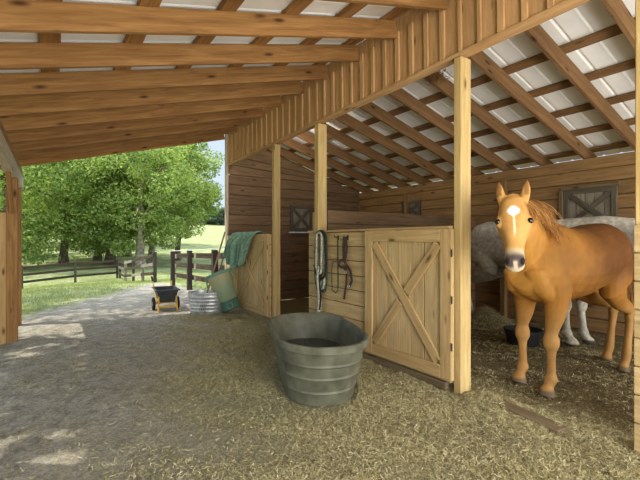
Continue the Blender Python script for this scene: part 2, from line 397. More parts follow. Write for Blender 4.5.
# header: vertical boards and battens over the stall fronts ---------------------------------
HB = 3.05
mb = MB(); y = -.9; rnd = random.Random(3)
ztop = zl(3.1)+.16
while y < YE:
    w = .20; y1 = min(y+w, YE)
    mb.box((3.125, y+.003, HB), (3.15, y1-.003, ztop)); y = y1
hd = struct(mb.build('wall_header', M['header'], grain='z', bevel=.003))
mb = MB(); y = -.9
while y < YE:
    wj = rnd.choice([.038, .05, .06]); mb.box((3.10, y-wj/2, HB+.002), (3.124, y+wj/2, zl(3.1)-.003)); y += .20
mb.build('batten', M['header'], hd, grain='z', bevel=.004)
MB().box((3.152, -.9, HB-.02), (3.235, YE, HB+.24)).build('header_beam', M['header'], hd, grain='y', bevel=.004)
MB().box((3.098, -.9, HB-.035), (3.15, YE, HB-.001)).build('bottom_trim', M['header'], hd, grain='y', bevel=.004)

# the header rises slightly towards the near end
TILT = .018
hd.matrix_basis = Matrix.Translation((0, YE, 3.03)) @ Matrix.Rotation(-TILT, 4, 'X') @ Matrix.Translation((0, -YE, -HB)) @ hd.matrix_basis
def hb(y): return 3.03+TILT*(YE-y)-.042

# end and back walls: stained horizontal boards, gaps between --------------------------------
def board_wall(name, m, p, q, z0, ztopf, bh, th, gap=.016, normal=(0, 1, 0), holes=()):
    """boards run from p to q (xy); their outer face is offset by th along normal; holes = (s0,s1,z0,z1) along the run"""
    p, q = V((*p, 0)), V((*q, 0)); L_ = (q-p).length; d = (q-p)/L_; nv = V(normal)*th; mb = MB(); z = z0
    zmax = max(ztopf(0), ztopf(L_))
    def piece(s0, s1, za, zb):
        if s1-s0 < .02: return
        pts = []
        for s_ in (s0, s1):
            t = min(zb, ztopf(s_)); bq = min(za, ztopf(s_)-.001)
            pts.append((s_, bq, t))
        if all(t-b_ < .01 for _, b_, t in pts): return
        vs = []
        for s_, b_, t in pts:
            g = p+d*s_
            vs += [g+V((0, 0, b_)), g+nv+V((0, 0, b_)), g+nv+V((0, 0, t)), g+V((0, 0, t))]
        mb.add(vs, [(0, 1, 2, 3), (7, 6, 5, 4), (0, 4, 5, 1), (1, 5, 6, 2), (2, 6, 7, 3), (3, 7, 4, 0)])
    while z < zmax:
        zb = z+bh-gap; cuts = [h for h in holes if h[2] < zb-.03 and h[3] > z+.03]; s0 = 0
        for h in sorted(cuts): piece(s0, h[0], z, zb); s0 = h[1]
        piece(s0, L_, z, zb); z += bh
    return struct(mb.build(name, m, grain=d, bevel=.004))
we = (3.15, YE); wend = board_wall('wall_end', M['stain'], (3.13, YE), (XB, YE), .02, lambda s_: min(HB+.3+.9*s_, zr(3.13+s_)+RD-.01), .215, .04, normal=(0, 1, 0), holes=[(1.51, 2.11, 1.62, 2.22)])
wback = board_wall('wall_back', M['back'], (XB, -1.0), (XB, YE+.04), .02, lambda s_: zr(XB)+.005, .205, .04, normal=(1, 0, 0), holes=[(3.35, 4.03, 1.6, 2.16), (7.04, 7.56, 1.9, 2.26)])
# backing sheets keep the daylight out of the gaps
MB().box((3.128, YE+.042, .0), (XB+.04, YE+.06, zr(XB))).build('backing', M['stain'], wend)
MB().add([(3.17, YE+.05, zr(XB)), (XB, YE+.05, zr(XB)), (3.17, YE+.05, zr(3.17)+.1)], [(0, 1, 2)]).build('backing', M['stain'], wend)
MB().box((XB+.042, -1.0, 0), (XB+.06, YE+.04, zr(XB)-.02)).build('backing', M['back'], wback)
MB().box((XB-.045, -1.0, zr(XB)-.175), (XB-.002, YE-.03, zr(XB)-.004)).build('top_plate', M['back'], wback, grain='y', bevel=.004)
for yy in (4.05, 6.4):
    MB().box((XB-.10, yy-.045, .0), (XB-.003, yy+.045, zr(XB)-.18)).build('wall_post', M['back'], wback, grain='z', bevel=.004)
MB().box((3.075, YE+.0, .0), (3.125, YE+.1, zl(3.1)+.15)).build('corner_post', M['pale'], wend, grain='z', bevel=.005)

def shutter(name, c, u, w, h, nrm):
    """closed window shutter with an X brace: c centre, u run direction, nrm pointing into the barn"""
    root = empty(name, c); root['kind'] = 'structure'; u = V(u); n_ = V(nrm); z = V((0, 0, 1)); c = V(c)
    mb = MB(); k = 5
    for i in range(k):
        s0 = -w/2+w*i/k+.004; s1 = -w/2+w*(i+1)/k-.004
        mb.bar(c+u*((s0+s1)/2)-z*h/2, c+u*((s0+s1)/2)+z*h/2, s1-s0, .02, up=n_)
    mb.build('shutter_boards', M['shutter'], root, grain='z')
    for s in (-1, 1):
        MB().bar(c+u*(s*w/2)-z*(h/2+.04)+n_*.02, c+u*(s*w/2)+z*(h/2+.04)+n_*.02, .07, .05, up=n_).build('shutter_frame', M['shutter_brace'], root, grain='z', bevel=.004)
        MB().bar(c-u*w/2+z*(s*h/2)+n_*.021, c+u*w/2+z*(s*h/2)+n_*.021, .05, .07).build('shutter_frame', M['shutter_brace'], root, grain=u, bevel=.004)
    for s in (-1, 1):
        p, q = c-u*(w/2-.04)-z*s*(h/2-.04)+n_*(.03+.012*s), c+u*(w/2-.04)+z*s*(h/2-.04)+n_*(.03+.012*s)
        MB().bar(p, q, .07, .022, up=n_).build('shutter_brace', M['shutter_brace'], root, grain=q-p, bevel=.003)
    return root
w1 = shutter('window_1', (XB+.005, 2.69, 1.88), (0, 1, 0), .64, .54, (-1, 0, 0))
MB().bar((XB-.03, 2.30, 2.21), (XB-.03, 3.09, 2.21), .06, .05).build('window_trim', M['plank'], w1, grain='y', bevel=.004)
MB().bar((XB-.03, 3.085, 1.55), (XB-.03, 3.085, 2.18), .06, .06).build('window_trim', M['plank'], w1, grain='z', bevel=.004)
shutter('window_2', (XB+.005, 6.30, 2.08), (0, 1, 0), .50, .34, (-1, 0, 0))
w3 = shutter('window_3', (4.94, YE+.005, 1.92), (1, 0, 0), .54, .54, (0, -1, 0))
MB().box((4.58, YE-.09, 1.565), (5.28, YE-.03, 1.595)).build('window_sill', M['tape'], w3, grain='x', bevel=.003)

# posts --------------------------------------------------------------------
def post(x, y, w, d, z1, label, z0=None, name='post', m='post'):
    z0 = tz(x, y)-.05 if z0 is None else z0
    o = MB().box((x-w/2, y-d/2, z0), (x+w/2, y+d/2, z1)).build(name, M[m], grain='z', bevel=.006)
    return tag(o, label, 'post', 'square timber posts of the barn')
PT = HB-.046
post(3.175, 2.326, .15, .08, hb(2.33), 'yellowish square timber post beside the large braced door and palomino horse')
post(3.175, 4.69, .15, .10, hb(4.69), 'square timber post rising behind the wall hung with tack')
post(3.16, 6.02, .12, .08, hb(6.02), 'slim timber post at the hinge edge of the far braced door')
post(3.16, .910, .14, .13, hb(.91), 'timber post at right edge of frame in front of horse hindquarters')
# short jamb left of the tack wall
tag(MB().box((3.13, 4.75, -.03), (3.20, 4.835, 1.80)).build('jamb_post', M['post'], grain='z', bevel=.005), 'short timber jamb at the doorway end of the tack wall', 'post')
LX, LY = -.475, 7.05
post(LX, LY, .13, .13, 2.27, 'timber post under left roof eave carrying a diagonal knee brace', z0=-.2, m='rafter')
post(LX-.03, 8.36, .13, .13, 2.27, 'timber post at far corner of left roof eave', z0=-.2, m='rafter')
post(LX, 3.2, .13, .13, 2.27, 'timber post under the near left eave', z0=-.2)
o = MB().box((LX-.05, -1.0, 2.275), (LX+.05, 8.6, 2.49)).build('eave_beam', M['pale'], grain='y', bevel=.006)
MB().box((LX-.04, -1.0, 2.492), (LX+.035, 8.6, zl(LX-.04)-.004)).build('upper_plate', M['rafter'], o, grain='y', bevel=.004)
tag(o, 'pale horizontal eave beam carrying the rafters along the open left side', 'beam')
p, q = V((LX, LY-.072, 1.80)), V((LX, LY-.62, 2.27))
tag(MB().bar(p, q, .05, .10).build('knee_brace', M['rafter'], grain=q-p, bevel=.004), 'reddish diagonal knee brace between left post and eave beam', 'brace')
mb = MB(); 
for i in range(6): mb.box((-1.70+.2*i, 7.0, -.25), (-1.702+.2*i+.196-(.035 if i == 5 else 0), 7.03, 1.78))
sw = struct(mb.build('wall_left', M['ply'], grain='z', bevel=.003))

# stall front wall, partition ------------------------------------------------
def hboards(name, m, x0, x1, y0, y1, z0, z1, n):
    mb = MB(); h = (z1-z0)/n
    for i in range(n): mb.box((x0, y0, z0+i*h+.004), (x1, y1, z0+(i+1)*h-.005))
    return struct(mb.build(name, m, grain='y', bevel=.004))
wf = hboards('wall_front', M['door'], 3.072, 3.097, 2.38, 4.845, .06, 1.50, 8)
MB().box((3.045, 2.372, 1.506), (3.098, 4.845, 1.532)).build('top_rail', M['rail'], wf, grain='y', bevel=.004)
hboards('wall_front.001', M['door'], 3.072, 3.097, 6.07, YE-.03, .06, 1.50, 8)
hboards('wall_front.002', M['door'], 3.06, 3.088, -.9, .972, .06, 1.50, 8)
mb = MB()
for i in range(9):
    z = .04+i*.2; mb.box((3.26, 4.63, z), (XB-.05, 4.67, z+.19))
struct(mb.build('wall_partition', M['stain'], grain='x', bevel=.004))

# braced stall doors folded back on the front wall -------------------------------------------------
def stall_door(y0, y1, hinge_y, label, seed):
    rd = random.Random(seed); x = 3.068; root = empty('stall_door', (x, (y0+y1)/2, 0), label, 'door', 'braced plank stall doors')
    z0, z1 = .10, 1.505; mb = MB(); n = 7
    for i in range(n):
        a = y0+(y1-y0)*i/n; b = y0+(y1-y0)*(i+1)/n; g_ = rd.choice([.003, .006, .011]); mb.box((x-.022, a+.002, z0), (x, b-g_, z1-.004))
    mb.build('planks', M['door'], root, grain='z', bevel=.003)
    fx0, fx1 = x-.048, x-.023; w = .125
    MB().box((fx0, y0, z0), (fx1, y0+w, z1)).build('stile', M['rail'], root, grain='z', bevel=.004)
    MB().box((fx0, y1-w, z0), (fx1, y1, z1)).build('stile', M['rail'], root, grain='z', bevel=.004)
    MB().box((fx0, y0+w+.002, z1-w), (fx1, y1-w-.002, z1)).build('rail', M['rail'], root, grain='y', bevel=.004)
    MB().box((fx0, y0+w+.002, z0), (fx1, y1-w-.002, z0+w)).build('rail', M['rail'], root, grain='y', bevel=.004)
    a, b = y0+w+.03, y1-w-.03; lo, hi = z0+w+.02, z1-w-.02
    p, q = V((x-.036, a, lo)), V((x-.036, b, hi)); MB().bar(p, q, .025, .095, up=(0, 0, 1)).build('brace', M['rail'], root, grain=q-p, bevel=.004)
    c = (V((0, a, hi))+V((0, b, lo)))/2; p, q = V((x-.036, a, hi)), V((x-.036, b, lo)); d = (q-p)/2; g = d.normalized()*.07; mid = (p+q)/2
    mb = MB(); mb.bar(p, mid-g, .025, .095); mb.bar(mid+g, q, .025, .095); mb.build('brace', M['rail'], root, grain=q-p, bevel=.004)
    for zz in (.42, .85, 1.28):
        mb = MB(); mb.tube([(x-.052, hinge_y, zz-.035), (x-.052, hinge_y, zz+.035)], .007)
        mb.build('hinge', M['leather'], root)
    return root
stall_door(2.335, 3.545, 2.322, 'large plank stall door with X brace, folded back beside the water tank', 1)
stall_door(6.08, 7.56, 6.066, 'plank stall door with X brace under the hanging green blanket', 2)

# ------------------------------------------------------------------ oval stock tank
def oval(cx, cy, L_, Wd, ang, z, n=56, straight=.35, inset=0.0):
    """stadium-like oval with flat long sides"""
    pts = []
    for k in range(n):
        t = 2*PI*k/n; c, s_ = math.cos(t), math.sin(t); e = 2.35
        x = math.copysign(abs(c)**(2/e), c)*L_/2; y = math.copysign(abs(s_)**(2/e), s_)*Wd/2
        # moulded step where the straight side begins
        if abs(x) < L_*straight/1.0*.62 and abs(s_) > .7: y *= .93
        pts.append((cx+x*math.cos(ang)-y*math.sin(ang), cy+x*math.sin(ang)+y*math.cos(ang), z))
    return pts
TC = (2.10, 3.21); TA = math.radians(69); TL, TW, TH = 1.56, .90, .545
def build_tank():
    g = tz(*TC)+.004; cx, cy = TC
    root = empty('stock_tank', (cx, cy, g), 'large oval grey-green plastic water tank standing on straw before the braced door', 'water tank')
    prof = [(.0, .73), (.006, .745), (.10, .775), (.115, .79), (.13, .782), (.23, .825), (.245, .848), (.26, .84), (.345, .873), (.36, .897), (.375, .889), (.47, .930), (.485, .962), (.49, 1.0), (.53, 1.005), (.545, .99)]
    rings = [oval(cx, cy, TL*s_-(1-s_)*.15, TW*s_, TA, g+z) for z, s_ in prof]
    inner = [(.545, .955), (.53, .935), (.48, .90), (.36, .862), (.24, .81), (.12, .76), (.03, .71)]
    rings += [oval(cx, cy, TL*s_-(1-s_)*.15, TW*s_, TA, g+z) for z, s_ in inner]
    sm(MB().loft(rings).build('tank_shell', M['tank'], root), 35)
    # vertical ribs where the moulded side steps in
    m, n, b = mat('tank_water'); b.inputs['Base Color'].default_value = (.022, .028, .02, 1); b.inputs['Roughness'].default_value = .04; b.inputs['Specular IOR Level'].default_value = .5
    nn = N(n, 'ShaderNodeTexNoise'); nn.inputs['Scale'].default_value = 6; bp = N(n, 'ShaderNodeBump'); bp.inputs['Strength'].default_value = .03
    n.links.new(nn.outputs['Fac'], bp.inputs['Height']); n.links.new(bp.outputs[0], b.inputs['Normal'])
    w = MB().loft([oval(cx, cy, TL*.812-.05, TW*.812-.02, TA, g+.26), oval(cx, cy, TL*.822-.05, TW*.822-.02, TA, g+.285)]).build('water', m)
    tag(w, 'still dark water lying inside the oval plastic tank', 'water', kind='stuff')
build_tank()

# ------------------------------------------------------------------ horses
def ring(c, a, b, ra, rb, n=20, sq=2.0):
    c, a, b = V(c), V(a), V(b); out = []
    for k in range(n):
        t = 2*PI*k/n; x, y = math.cos(t), math.sin(t)
        x = math.copysign(abs(x)**(2/sq), x); y = math.copysign(abs(y)**(2/sq), y)
        out.append(c+a*(x*ra)+b*(y*rb))
    return out
def path_loft(mb, pts, n=18, side=(0, 1, 0)):
    """pts: (point, half-width sideways, half-depth). rings perpendicular to the path"""
    P = [V(p[0]) for p in pts]; rings = []
    for i, (p, w, h) in enumerate(pts):
        d = (P[min(i+1, len(P)-1)]-P[max(i-1, 0)]).normalized(); sd_ = V(side[i] if isinstance(side, list) else side)
        sd_ = (sd_-d*sd_.dot(d)).normalized(); u = d.cross(sd_)
        rings.append(ring(P[i], sd_, u, w, h, n))
    mb.loft(rings)
def remesh(mb, voxel, smooth_it):
    me = bpy.data.meshes.new('tmp'); me.from_pydata([tuple(p) for p in mb.v], [], mb.f); me.update()
    bm = bmesh.new(); bm.from_mesh(me); bmesh.ops.recalc_face_normals(bm, faces=bm.faces); bm.to_mesh(me); bm.free()
    o = bpy.data.objects.new('tmp', me); C.objects.link(o)
    r = o.modifiers.new('r', 'REMESH'); r.mode = 'VOXEL'; r.voxel_size = voxel
    s_ = o.modifiers.new('s', 'SMOOTH'); s_.factor = .5; s_.iterations = smooth_it
    dg = bpy.context.evaluated_depsgraph_get(); ev = o.evaluated_get(dg); out = bpy.data.meshes.new_from_object(ev)
    bpy.data.objects.remove(o); bpy.data.meshes.remove(me); return out

def coat_mat(name, bumpy=.1, mott=.12, scale=14):
    m, n, b = mat(name); L = n.links
    at_ = N(n, 'ShaderNodeAttribute', attribute_name='coat'); tcn = N(n, 'ShaderNodeTexCoord')
    no = N(n, 'ShaderNodeTexNoise'); no.inputs['Scale'].default_value = scale; no.inputs['Detail'].default_value = 6; L.new(tcn.outputs['Object'], no.inputs['Vector'])
    mr = N(n, 'ShaderNodeMapRange'); mr.inputs['From Min'].default_value = .3; mr.inputs['From Max'].default_value = .7; mr.inputs['To Min'].default_value = 1-mott; mr.inputs['To Max'].default_value = 1+mott
    L.new(no.outputs['Fac'], mr.inputs['Value']); vm = N(n, 'ShaderNodeVectorMath', operation='SCALE'); L.new(at_.outputs['Color'], vm.inputs[0]); L.new(mr.outputs[0], vm.inputs['Scale'])
    L.new(vm.outputs[0], b.inputs['Base Color']); b.inputs['Roughness'].default_value = .6; b.inputs['Specular IOR Level'].default_value = .12
    n3 = N(n, 'ShaderNodeTexNoise'); n3.inputs['Scale'].default_value = 4.5; n3.inputs['Detail'].default_value = 4; L.new(tcn.outputs['Object'], n3.inputs['Vector'])
    m3 = N(n, 'ShaderNodeMapRange'); m3.inputs['From Min'].default_value = .35; m3.inputs['From Max'].default_value = .65; m3.inputs['To Min'].default_value = .80; m3.inputs['To Max'].default_value = 1.10; L.new(n3.outputs['Fac'], m3.inputs['Value'])
    v3 = N(n, 'ShaderNodeVectorMath', operation='SCALE'); L.new(vm.outputs[0], v3.inputs[0]); L.new(m3.outputs[0], v3.inputs['Scale']); L.new(v3.outputs[0], b.inputs['Base Color'])
    n2 = N(n, 'ShaderNodeTexNoise'); n2.inputs['Scale'].default_value = 160; L.new(tcn.outputs['Object'], n2.inputs['Vector'])
    bp = N(n, 'ShaderNodeBump'); bp.inputs['Strength'].default_value = bumpy; bp.inputs['Distance'].default_value = .004; L.new(n2.outputs['Fac'], bp.inputs['Height']); L.new(bp.outputs[0], b.inputs['Normal'])
    return m

def horse(name, label, origin, fwd, sc, poll, muzzle, face, fore, hind, coat, hoofc, mane_m, tail_side, colour_fn, coat_m, ears=True, neck_mid=None):
    """poll, muzzle, fore[2], hind[2] in WORLD coordinates; trunk in a local frame with x forward"""
    f = V((*fwd, 0)).normalized(); l = V((0, 0, 1)).cross(f); o0 = V(origin)
    def w(x, y, z): return o0+f*(x*sc)+l*(y*sc)+V((0, 0, z*sc))
    mb = MB()
    tr = [(-.80, 1.20, .07, .11), (-.76, 1.19, .15, .19), (-.66, 1.20, .23, .27), (-.50, 1.20, .275, .31), (-.30, 1.18, .285, .315), (-.05, 1.13, .30, .325), (.15, 1.12, .30, .335), (.32, 1.14, .275, .36), (.45, 1.14, .245, .36), (.57, 1.12, .225, .30), (.66, 1.09, .19, .23), (.72, 1.07, .12, .15)]
    mb.loft([ring(w(x, 0, z), l, V((0, 0, 1)), a*sc, b*sc, 26, 2.15) for x, z, a, b in tr])
    poll, muzzle = V(poll), V(muzzle)
    # neck
    nb = w(.46, 0, 1.20); face = V(face).normalized()
    n1 = w(.62, 0, 1.30) if neck_mid is None else V(neck_mid[0]); n2 = (nb*.3+poll*.7)+V((0, 0, -.02)) if neck_mid is None else V(neck_mid[1])
    hl = (muzzle-poll).normalized(); ls = face.cross(hl).normalized()
    if ls.dot(l) < 0: ls = -ls
    sides = [l, l*.85+ls*.15, l*.4+ls*.6, ls, ls]
    throat = poll+hl*.10-face*.10
    path_loft(mb, [(nb-f*.12, .17*sc, .30*sc), (n1, .145*sc, .255*sc), (n2, .10*sc, .175*sc), (throat*.5+poll*.5-face*.03, .085*sc, .13*sc), (poll+hl*.03, .075*sc, .09*sc)], 20, sides)
    # head: face = outward normal of the forehead
    HL = (muzzle-poll).length
    hd_ = [(-.02, .06, .06, -.02), (.05, .088, .085, -.03), (.18, .108, .112, -.055), (.33, .120, .132, -.074), (.42, .110, .137, -.080), (.54, .084, .115, -.066), (.66, .068, .090, -.05), (.76, .063, .076, -.042), (.87, .066, .072, -.042), (.95, .063, .064, -.045), (1.0, .048, .045, -.048), (1.03, .02, .02, -.05)]
    mb.loft([ring(poll+hl*(t*HL)+face*off*sc, ls, face, a*sc, b*sc, 24, 2.3) for t, a, b, off in hd_])
    # brow ridges, nostrils, jowl
    for s_ in (-1, 1):
        c = poll+hl*(HL*.34)+ls*(s_*.098*sc)+face*(.0*sc); path_loft(mb, [(c-hl*.05, .012, .012), (c-hl*.02, .026, .03), (c+hl*.02, .026, .03), (c+hl*.05, .012, .012)], 10, ls)
        c = poll+hl*(HL*.90)+ls*(s_*.048*sc)+face*(.0*sc); path_loft(mb, [(c-hl*.035, .01, .012), (c, .024, .028), (c+hl*.035, .01, .012)], 10, ls)
        if ears:
            e0 = poll+ls*(s_*.078*sc)-face*.02+hl*.02; up_ = (-hl*.9+V((0, 0, .5))+ls*(s_*.16)).normalized(); es = ls
            path_loft(mb, [(e0-up_*.02, .022*sc, .022*sc), (e0+up_*.04*sc, .033*sc, .024*sc), (e0+up_*.085*sc, .034*sc, .020*sc), (e0+up_*.13*sc, .024*sc, .015*sc), (e0+up_*.175*sc, .009, .008)], 12, es)
    hooves = []
    # forelegs
    for k, fp in enumerate(fore):
        fp = V(fp); s_ = 1 if (fp-o0).dot(l) > 0 else -1; top = w(.44, s_*.14, 1.05); el = w(.43, s_*.145, .86)
        kn = fp*.80+el*.20; kn.z = fp.z+.46*sc; fet = fp+f*(-.02*sc); fet.z = fp.z+.145*sc; cm = (kn+fet)/2
        path_loft(mb, [(top, .10*sc, .17*sc), (el, .095*sc, .125*sc), ((el*.5+kn*.5), .072*sc, .08*sc), (kn+V((0, 0, .08*sc)), .048*sc, .05*sc), (kn+V((0, 0, .025*sc)), .064*sc, .066*sc), (kn-V((0, 0, .025*sc)), .063*sc, .064*sc), (kn-V((0, 0, .075*sc)), .039*sc, .042*sc), (cm, .032*sc, .038*sc), (fet+V((0, 0, .04*sc)), .036*sc, .042*sc), (fet, .053*sc, .058*sc), (fp+f*.015*sc+V((0, 0, .09*sc)), .038*sc, .04*sc), (fp+f*.03*sc+V((0, 0, .062*sc)), .056*sc, .060*sc), (fp+f*.045*sc+V((0, 0, .005)), .074*sc, .078*sc)], 16, l)
    for k, fp in enumerate(hind):
        fp = V(fp); s_ = 1 if (fp-o0).dot(l) > 0 else -1; hip = w(-.50, s_*.14, 1.16); st = w(-.38, s_*.155, .86)
        hk = V(fp)-f*(.10*sc); hk.z = fp.z+.56*sc; fet = fp-f*(.02*sc); fet.z = fp.z+.15*sc
        mb2 = [(hip+V((0, 0, .12*sc)), .10*sc, .17*sc), (hip, .13*sc, .24*sc), (st*.65+hip*.35-f*.06*sc, .125*sc, .21*sc), (st-f*.06*sc, .10*sc, .155*sc), (st*.55+hk*.45, .066*sc, .088*sc), (hk+V((0, 0, .07*sc))+f*.02*sc, .044*sc, .062*sc), (hk, .048*sc, .070*sc), (hk-V((0, 0, .07*sc))+f*.01*sc, .038*sc, .05*sc), ((hk+fet)/2, .033*sc, .04*sc), (fet, .042*sc, .048*sc), (fp+f*.015*sc+V((0, 0, .085*sc)), .037*sc, .04*sc), (fp+f*.03*sc+V((0, 0, .06*sc)), .047*sc, .05*sc), (fp+f*.045*sc+V((0, 0, .005)), .06*sc, .064*sc)]
        path_loft(mb, mb2, 16, l)
    # chest muscles
    for s_ in (-1, 1):
        path_loft(mb, [(w(.60, s_*.09, 1.16), .04*sc, .05*sc), (w(.68, s_*.10, 1.06), .085*sc, .07*sc), (w(.62, s_*.115, .94), .085*sc, .08*sc), (w(.50, s_*.13, .84), .05*sc, .06*sc)], 12, l)
    me = remesh(mb, .011, 4)
    root = bpy.data.objects.new(name, me); C.objects.link(root); tag(root, label, 'horse')
    me.materials.append(coat_m); me.polygons.foreach_set('use_smooth', [True]*len(me.polygons))
    nv = len(me.vertices); co = np.empty(nv*3, np.float32); me.vertices.foreach_get('co', co); co = co.reshape(-1, 3)
    loc = dict(t=((co-np.array(poll)) @ np.array(hl))/HL, u=(co-np.array(poll)) @ np.array(ls), v=(co-np.array(poll)) @ np.array(face), z=co[:, 2]-o0.z,
               x=((co-np.array(o0)) @ np.array(f))/sc, co=co)
    rgb = colour_fn(loc)
    at_ = me.attributes.new('coat', 'FLOAT_COLOR', 'POINT'); at_.data.foreach_set('color', np.concatenate([rgb, np.ones((nv, 1))], 1).astype(np.float32).ravel())
    # eyes
    for s_ in (-1, 1):
        c = poll+hl*(HL*.345)+ls*(s_*.106*sc)+face*(.012*sc)
        bm = bmesh.new(); bmesh.ops.create_uvsphere(bm, u_segments=16, v_segments=10, radius=.023*sc); e_ = bpy.data.meshes.new('eye'); bm.to_mesh(e_); bm.free(); e_.materials.append(M['eye'])
        e_.polygons.foreach_set('use_smooth', [True]*len(e_.polygons)); eo = bpy.data.objects.new('eye', e_); C.objects.link(eo); eo.parent = root; eo.location = c
    return root, dict(poll=poll, hl=hl, ls=ls, face=face, HL=HL, f=f, l=l, w=w, nb=nb, n1=n1, n2=n2, sc=sc)

def strands(name, roots, m, parent, rd, length, width=.006, sag=1.0, n=6, jit=.02):
    """locks of hair as thin tapering ribbons; roots: (point, direction)"""
    vs = []; fs = []
    for p, d in roots:
        p = V(p); d = V(d).normalized(); Lh = length*rd.uniform(.6, 1.1); sv = V((rd.uniform(-1, 1), rd.uniform(-1, 1), rd.uniform(-.2, .2))).normalized(); cur = p; k = len(vs); wob = V((rd.uniform(-1, 1), rd.uniform(-1, 1), 0))*jit
        for i in range(n):
            t = i/(n-1); ww = width*(1-t*.75); vs += [cur-sv*ww, cur+sv*ww]; d = (d+V((0, 0, -1))*sag*.35+wob*t).normalized(); cur = cur+d*(Lh/(n-1))
        for i in range(n-1): a = k+2*i; fs.append((a, a+1, a+3, a+2))
    me = bpy.data.meshes.new(name); me.from_pydata([tuple(v) for v in vs], [], fs); me.materials.append(m); o = bpy.data.objects.new(name, me); C.objects.link(o); o.parent = parent; return o

M['hair_gold'] = leaf_mat('flaxen_hair', srgb(140, 96, 52), srgb(206, 164, 106))
M['hair_white'] = leaf_mat('pale_hair', srgb(150, 146, 138), srgb(214, 208, 196))
M['palomino'] = coat_mat('palomino_coat', mott=.07)
M['grey_coat'] = coat_mat('grey_coat', mott=.30, scale=22)

def S_(a, b, x): t = np.clip((x-a)/(b-a), 0, 1); return t*t*(3-2*t)
def mixc(c, k, m): return c*(1-m[:, None])+np.array(k)[None]*m[:, None]
def palomino_colour(q):
    t, u, v, z, x = q['t'], q['u'], q['v'], q['z'], q['x']; nv = len(t)
    c = np.tile(np.array(srgb(166, 112, 48)), (nv, 1))
    head = S_(.21, .14, np.abs(u))*S_(-.30, -.10, t)*S_(1.35, 1.15, t)*S_(-.34, -.14, v)*S_(.35, .3, v); earm = (np.abs(u) < .2)*(v > -.2)*(v < .2)*1.0
    c = mixc(c, srgb(184, 132, 62), S_(.05, .35, x-.35)*.7)
    c = mixc(c, srgb(100, 62, 28), S_(.42, -.15, x)*S_(.80, 1.15, z)*.95)            # darker along the back and quarters
    c = mixc(c, srgb(178, 138, 84), S_(.85, .55, z)*.7)
    c = mixc(c, srgb(196, 148, 86), head*.8)                         # paler legs
    c = mixc(c, srgb(222, 204, 172), head*S_(.70, .84, t))                       # pale muzzle edge
    c = mixc(c, srgb(86, 74, 68), head*S_(.74, .86, t)*S_(1.06, .96, t)*S_(.02, .05, v+.05))          # dark nose
    c = mixc(c, srgb(222, 196, 170), head*S_(.018, .008, np.abs(u-.004))*S_(.90, .93, t)*S_(1.03, .99, t)*S_(0, .02, v+.03)) # pink snip
    star = (np.abs(u/.044)**1.5+np.abs((t-.22)/.075)**1.5); c = mixc(c, srgb(246, 242, 232), S_(1.15, .85, star)*S_(0, .02, v+.03))
    c = mixc(c, srgb(238, 222, 194), head*S_(.010, .004, np.abs(u-.004))*S_(.26, .30, t)*S_(.62, .50, t)*S_(0, .02, v+.05)*.75)
    for sg in (-1, 1): c = mixc(c, srgb(34, 28, 26), head*S_(1.1, .7, ((u-sg*.05)/.017)**2+((t-.915)/.045)**2)*S_(-.06, -.04, v))
    ear = earm*(t < -.03)*S_(-.02, -.01, v+.02); c = mixc(c, srgb(120, 84, 50), ear*(t < -.05)*S_(.022, .012, np.abs(np.abs(u)-.098))*S_(-.012, -.004, v)*.8)
    c = mixc(c, srgb(112, 94, 72), S_(.085, .06, z))                              # hooves
    return c
def grey_colour(q):
    z, x = q['z'], q['x']; nv = len(z); c = np.tile(np.array(srgb(156, 148, 134)), (nv, 1))
    c = mixc(c, srgb(206, 200, 184), S_(1.45, 1.66, z)); c = mixc(c, srgb(188, 180, 162), S_(.8, .5, z)); c = mixc(c, srgb(70, 64, 56), S_(.085, .06, z)); return c

def palomino():
    g = lambda x, y: V((x, y, tz(x, y)))
    poll = at(513, 3.10, 199); muz = at(515, 2.93, 268)
    camd = (V((0, 0, 1.4))-(poll+muz)/2).normalized(); hl = (muz-poll).normalized(); face = (camd-hl*camd.dot(hl)).normalized()
    fore = [g(3.80, 2.11), g(3.69, 1.79)]; hind = [g(5.24, 1.90), g(5.03, 1.67)]
    h, q = horse('palomino_horse', 'golden palomino horse with white star standing in the stall doorway facing out', (4.22, 1.86, 0), (-1, .10), 1.045, poll, muz, face, fore, hind, None, None, None, 1, palomino_colour, M['palomino'])
    rd = random.Random(5); roots = []
    crest = [(q['poll']-q['face']*.05+V((0, 0, .01))), q['n2']+V((0, 0, .165))+q['f']*-.06, q['n1']+V((0, 0, .23))-q['f']*.10, q['w'](.40, 0, 1.47)]
    for i in range(420):
        t = rd.random()*2.85; k = int(t); p = crest[k].lerp(crest[k+1], t-k)+V((rd.uniform(-.02, .02), rd.uniform(-.02, .02), rd.uniform(-.01, .012)))
        roots.append((p, q['l']*rd.uniform(.7, 1.1)+V((0, 0, rd.uniform(0, .4)))+q['f']*rd.uniform(-.5, .4)))
    strands('mane', roots, M['hair_gold'], h, rd, .30, .006, sag=1.0, jit=.14)
    roots = [(q['poll']+q['ls']*rd.uniform(-.035, .035)-q['hl']*.01+q['face']*.01, q['face']+q['hl']*.8+q['ls']*rd.uniform(-.25, .25)) for i in range(70)]
    strands('forelock', roots, M['hair_gold'], h, rd, .075, .004, sag=.6, n=4)
    roots = [(q['w'](-.80, rd.uniform(-.03, .03), 1.24+rd.uniform(-.05, .05)), -q['f']+V((0, 0, -.5))) for i in range(160)]
    strands('tail', roots, M['hair_gold'], h, rd, .85, .008, sag=.9, n=7)
palomino()
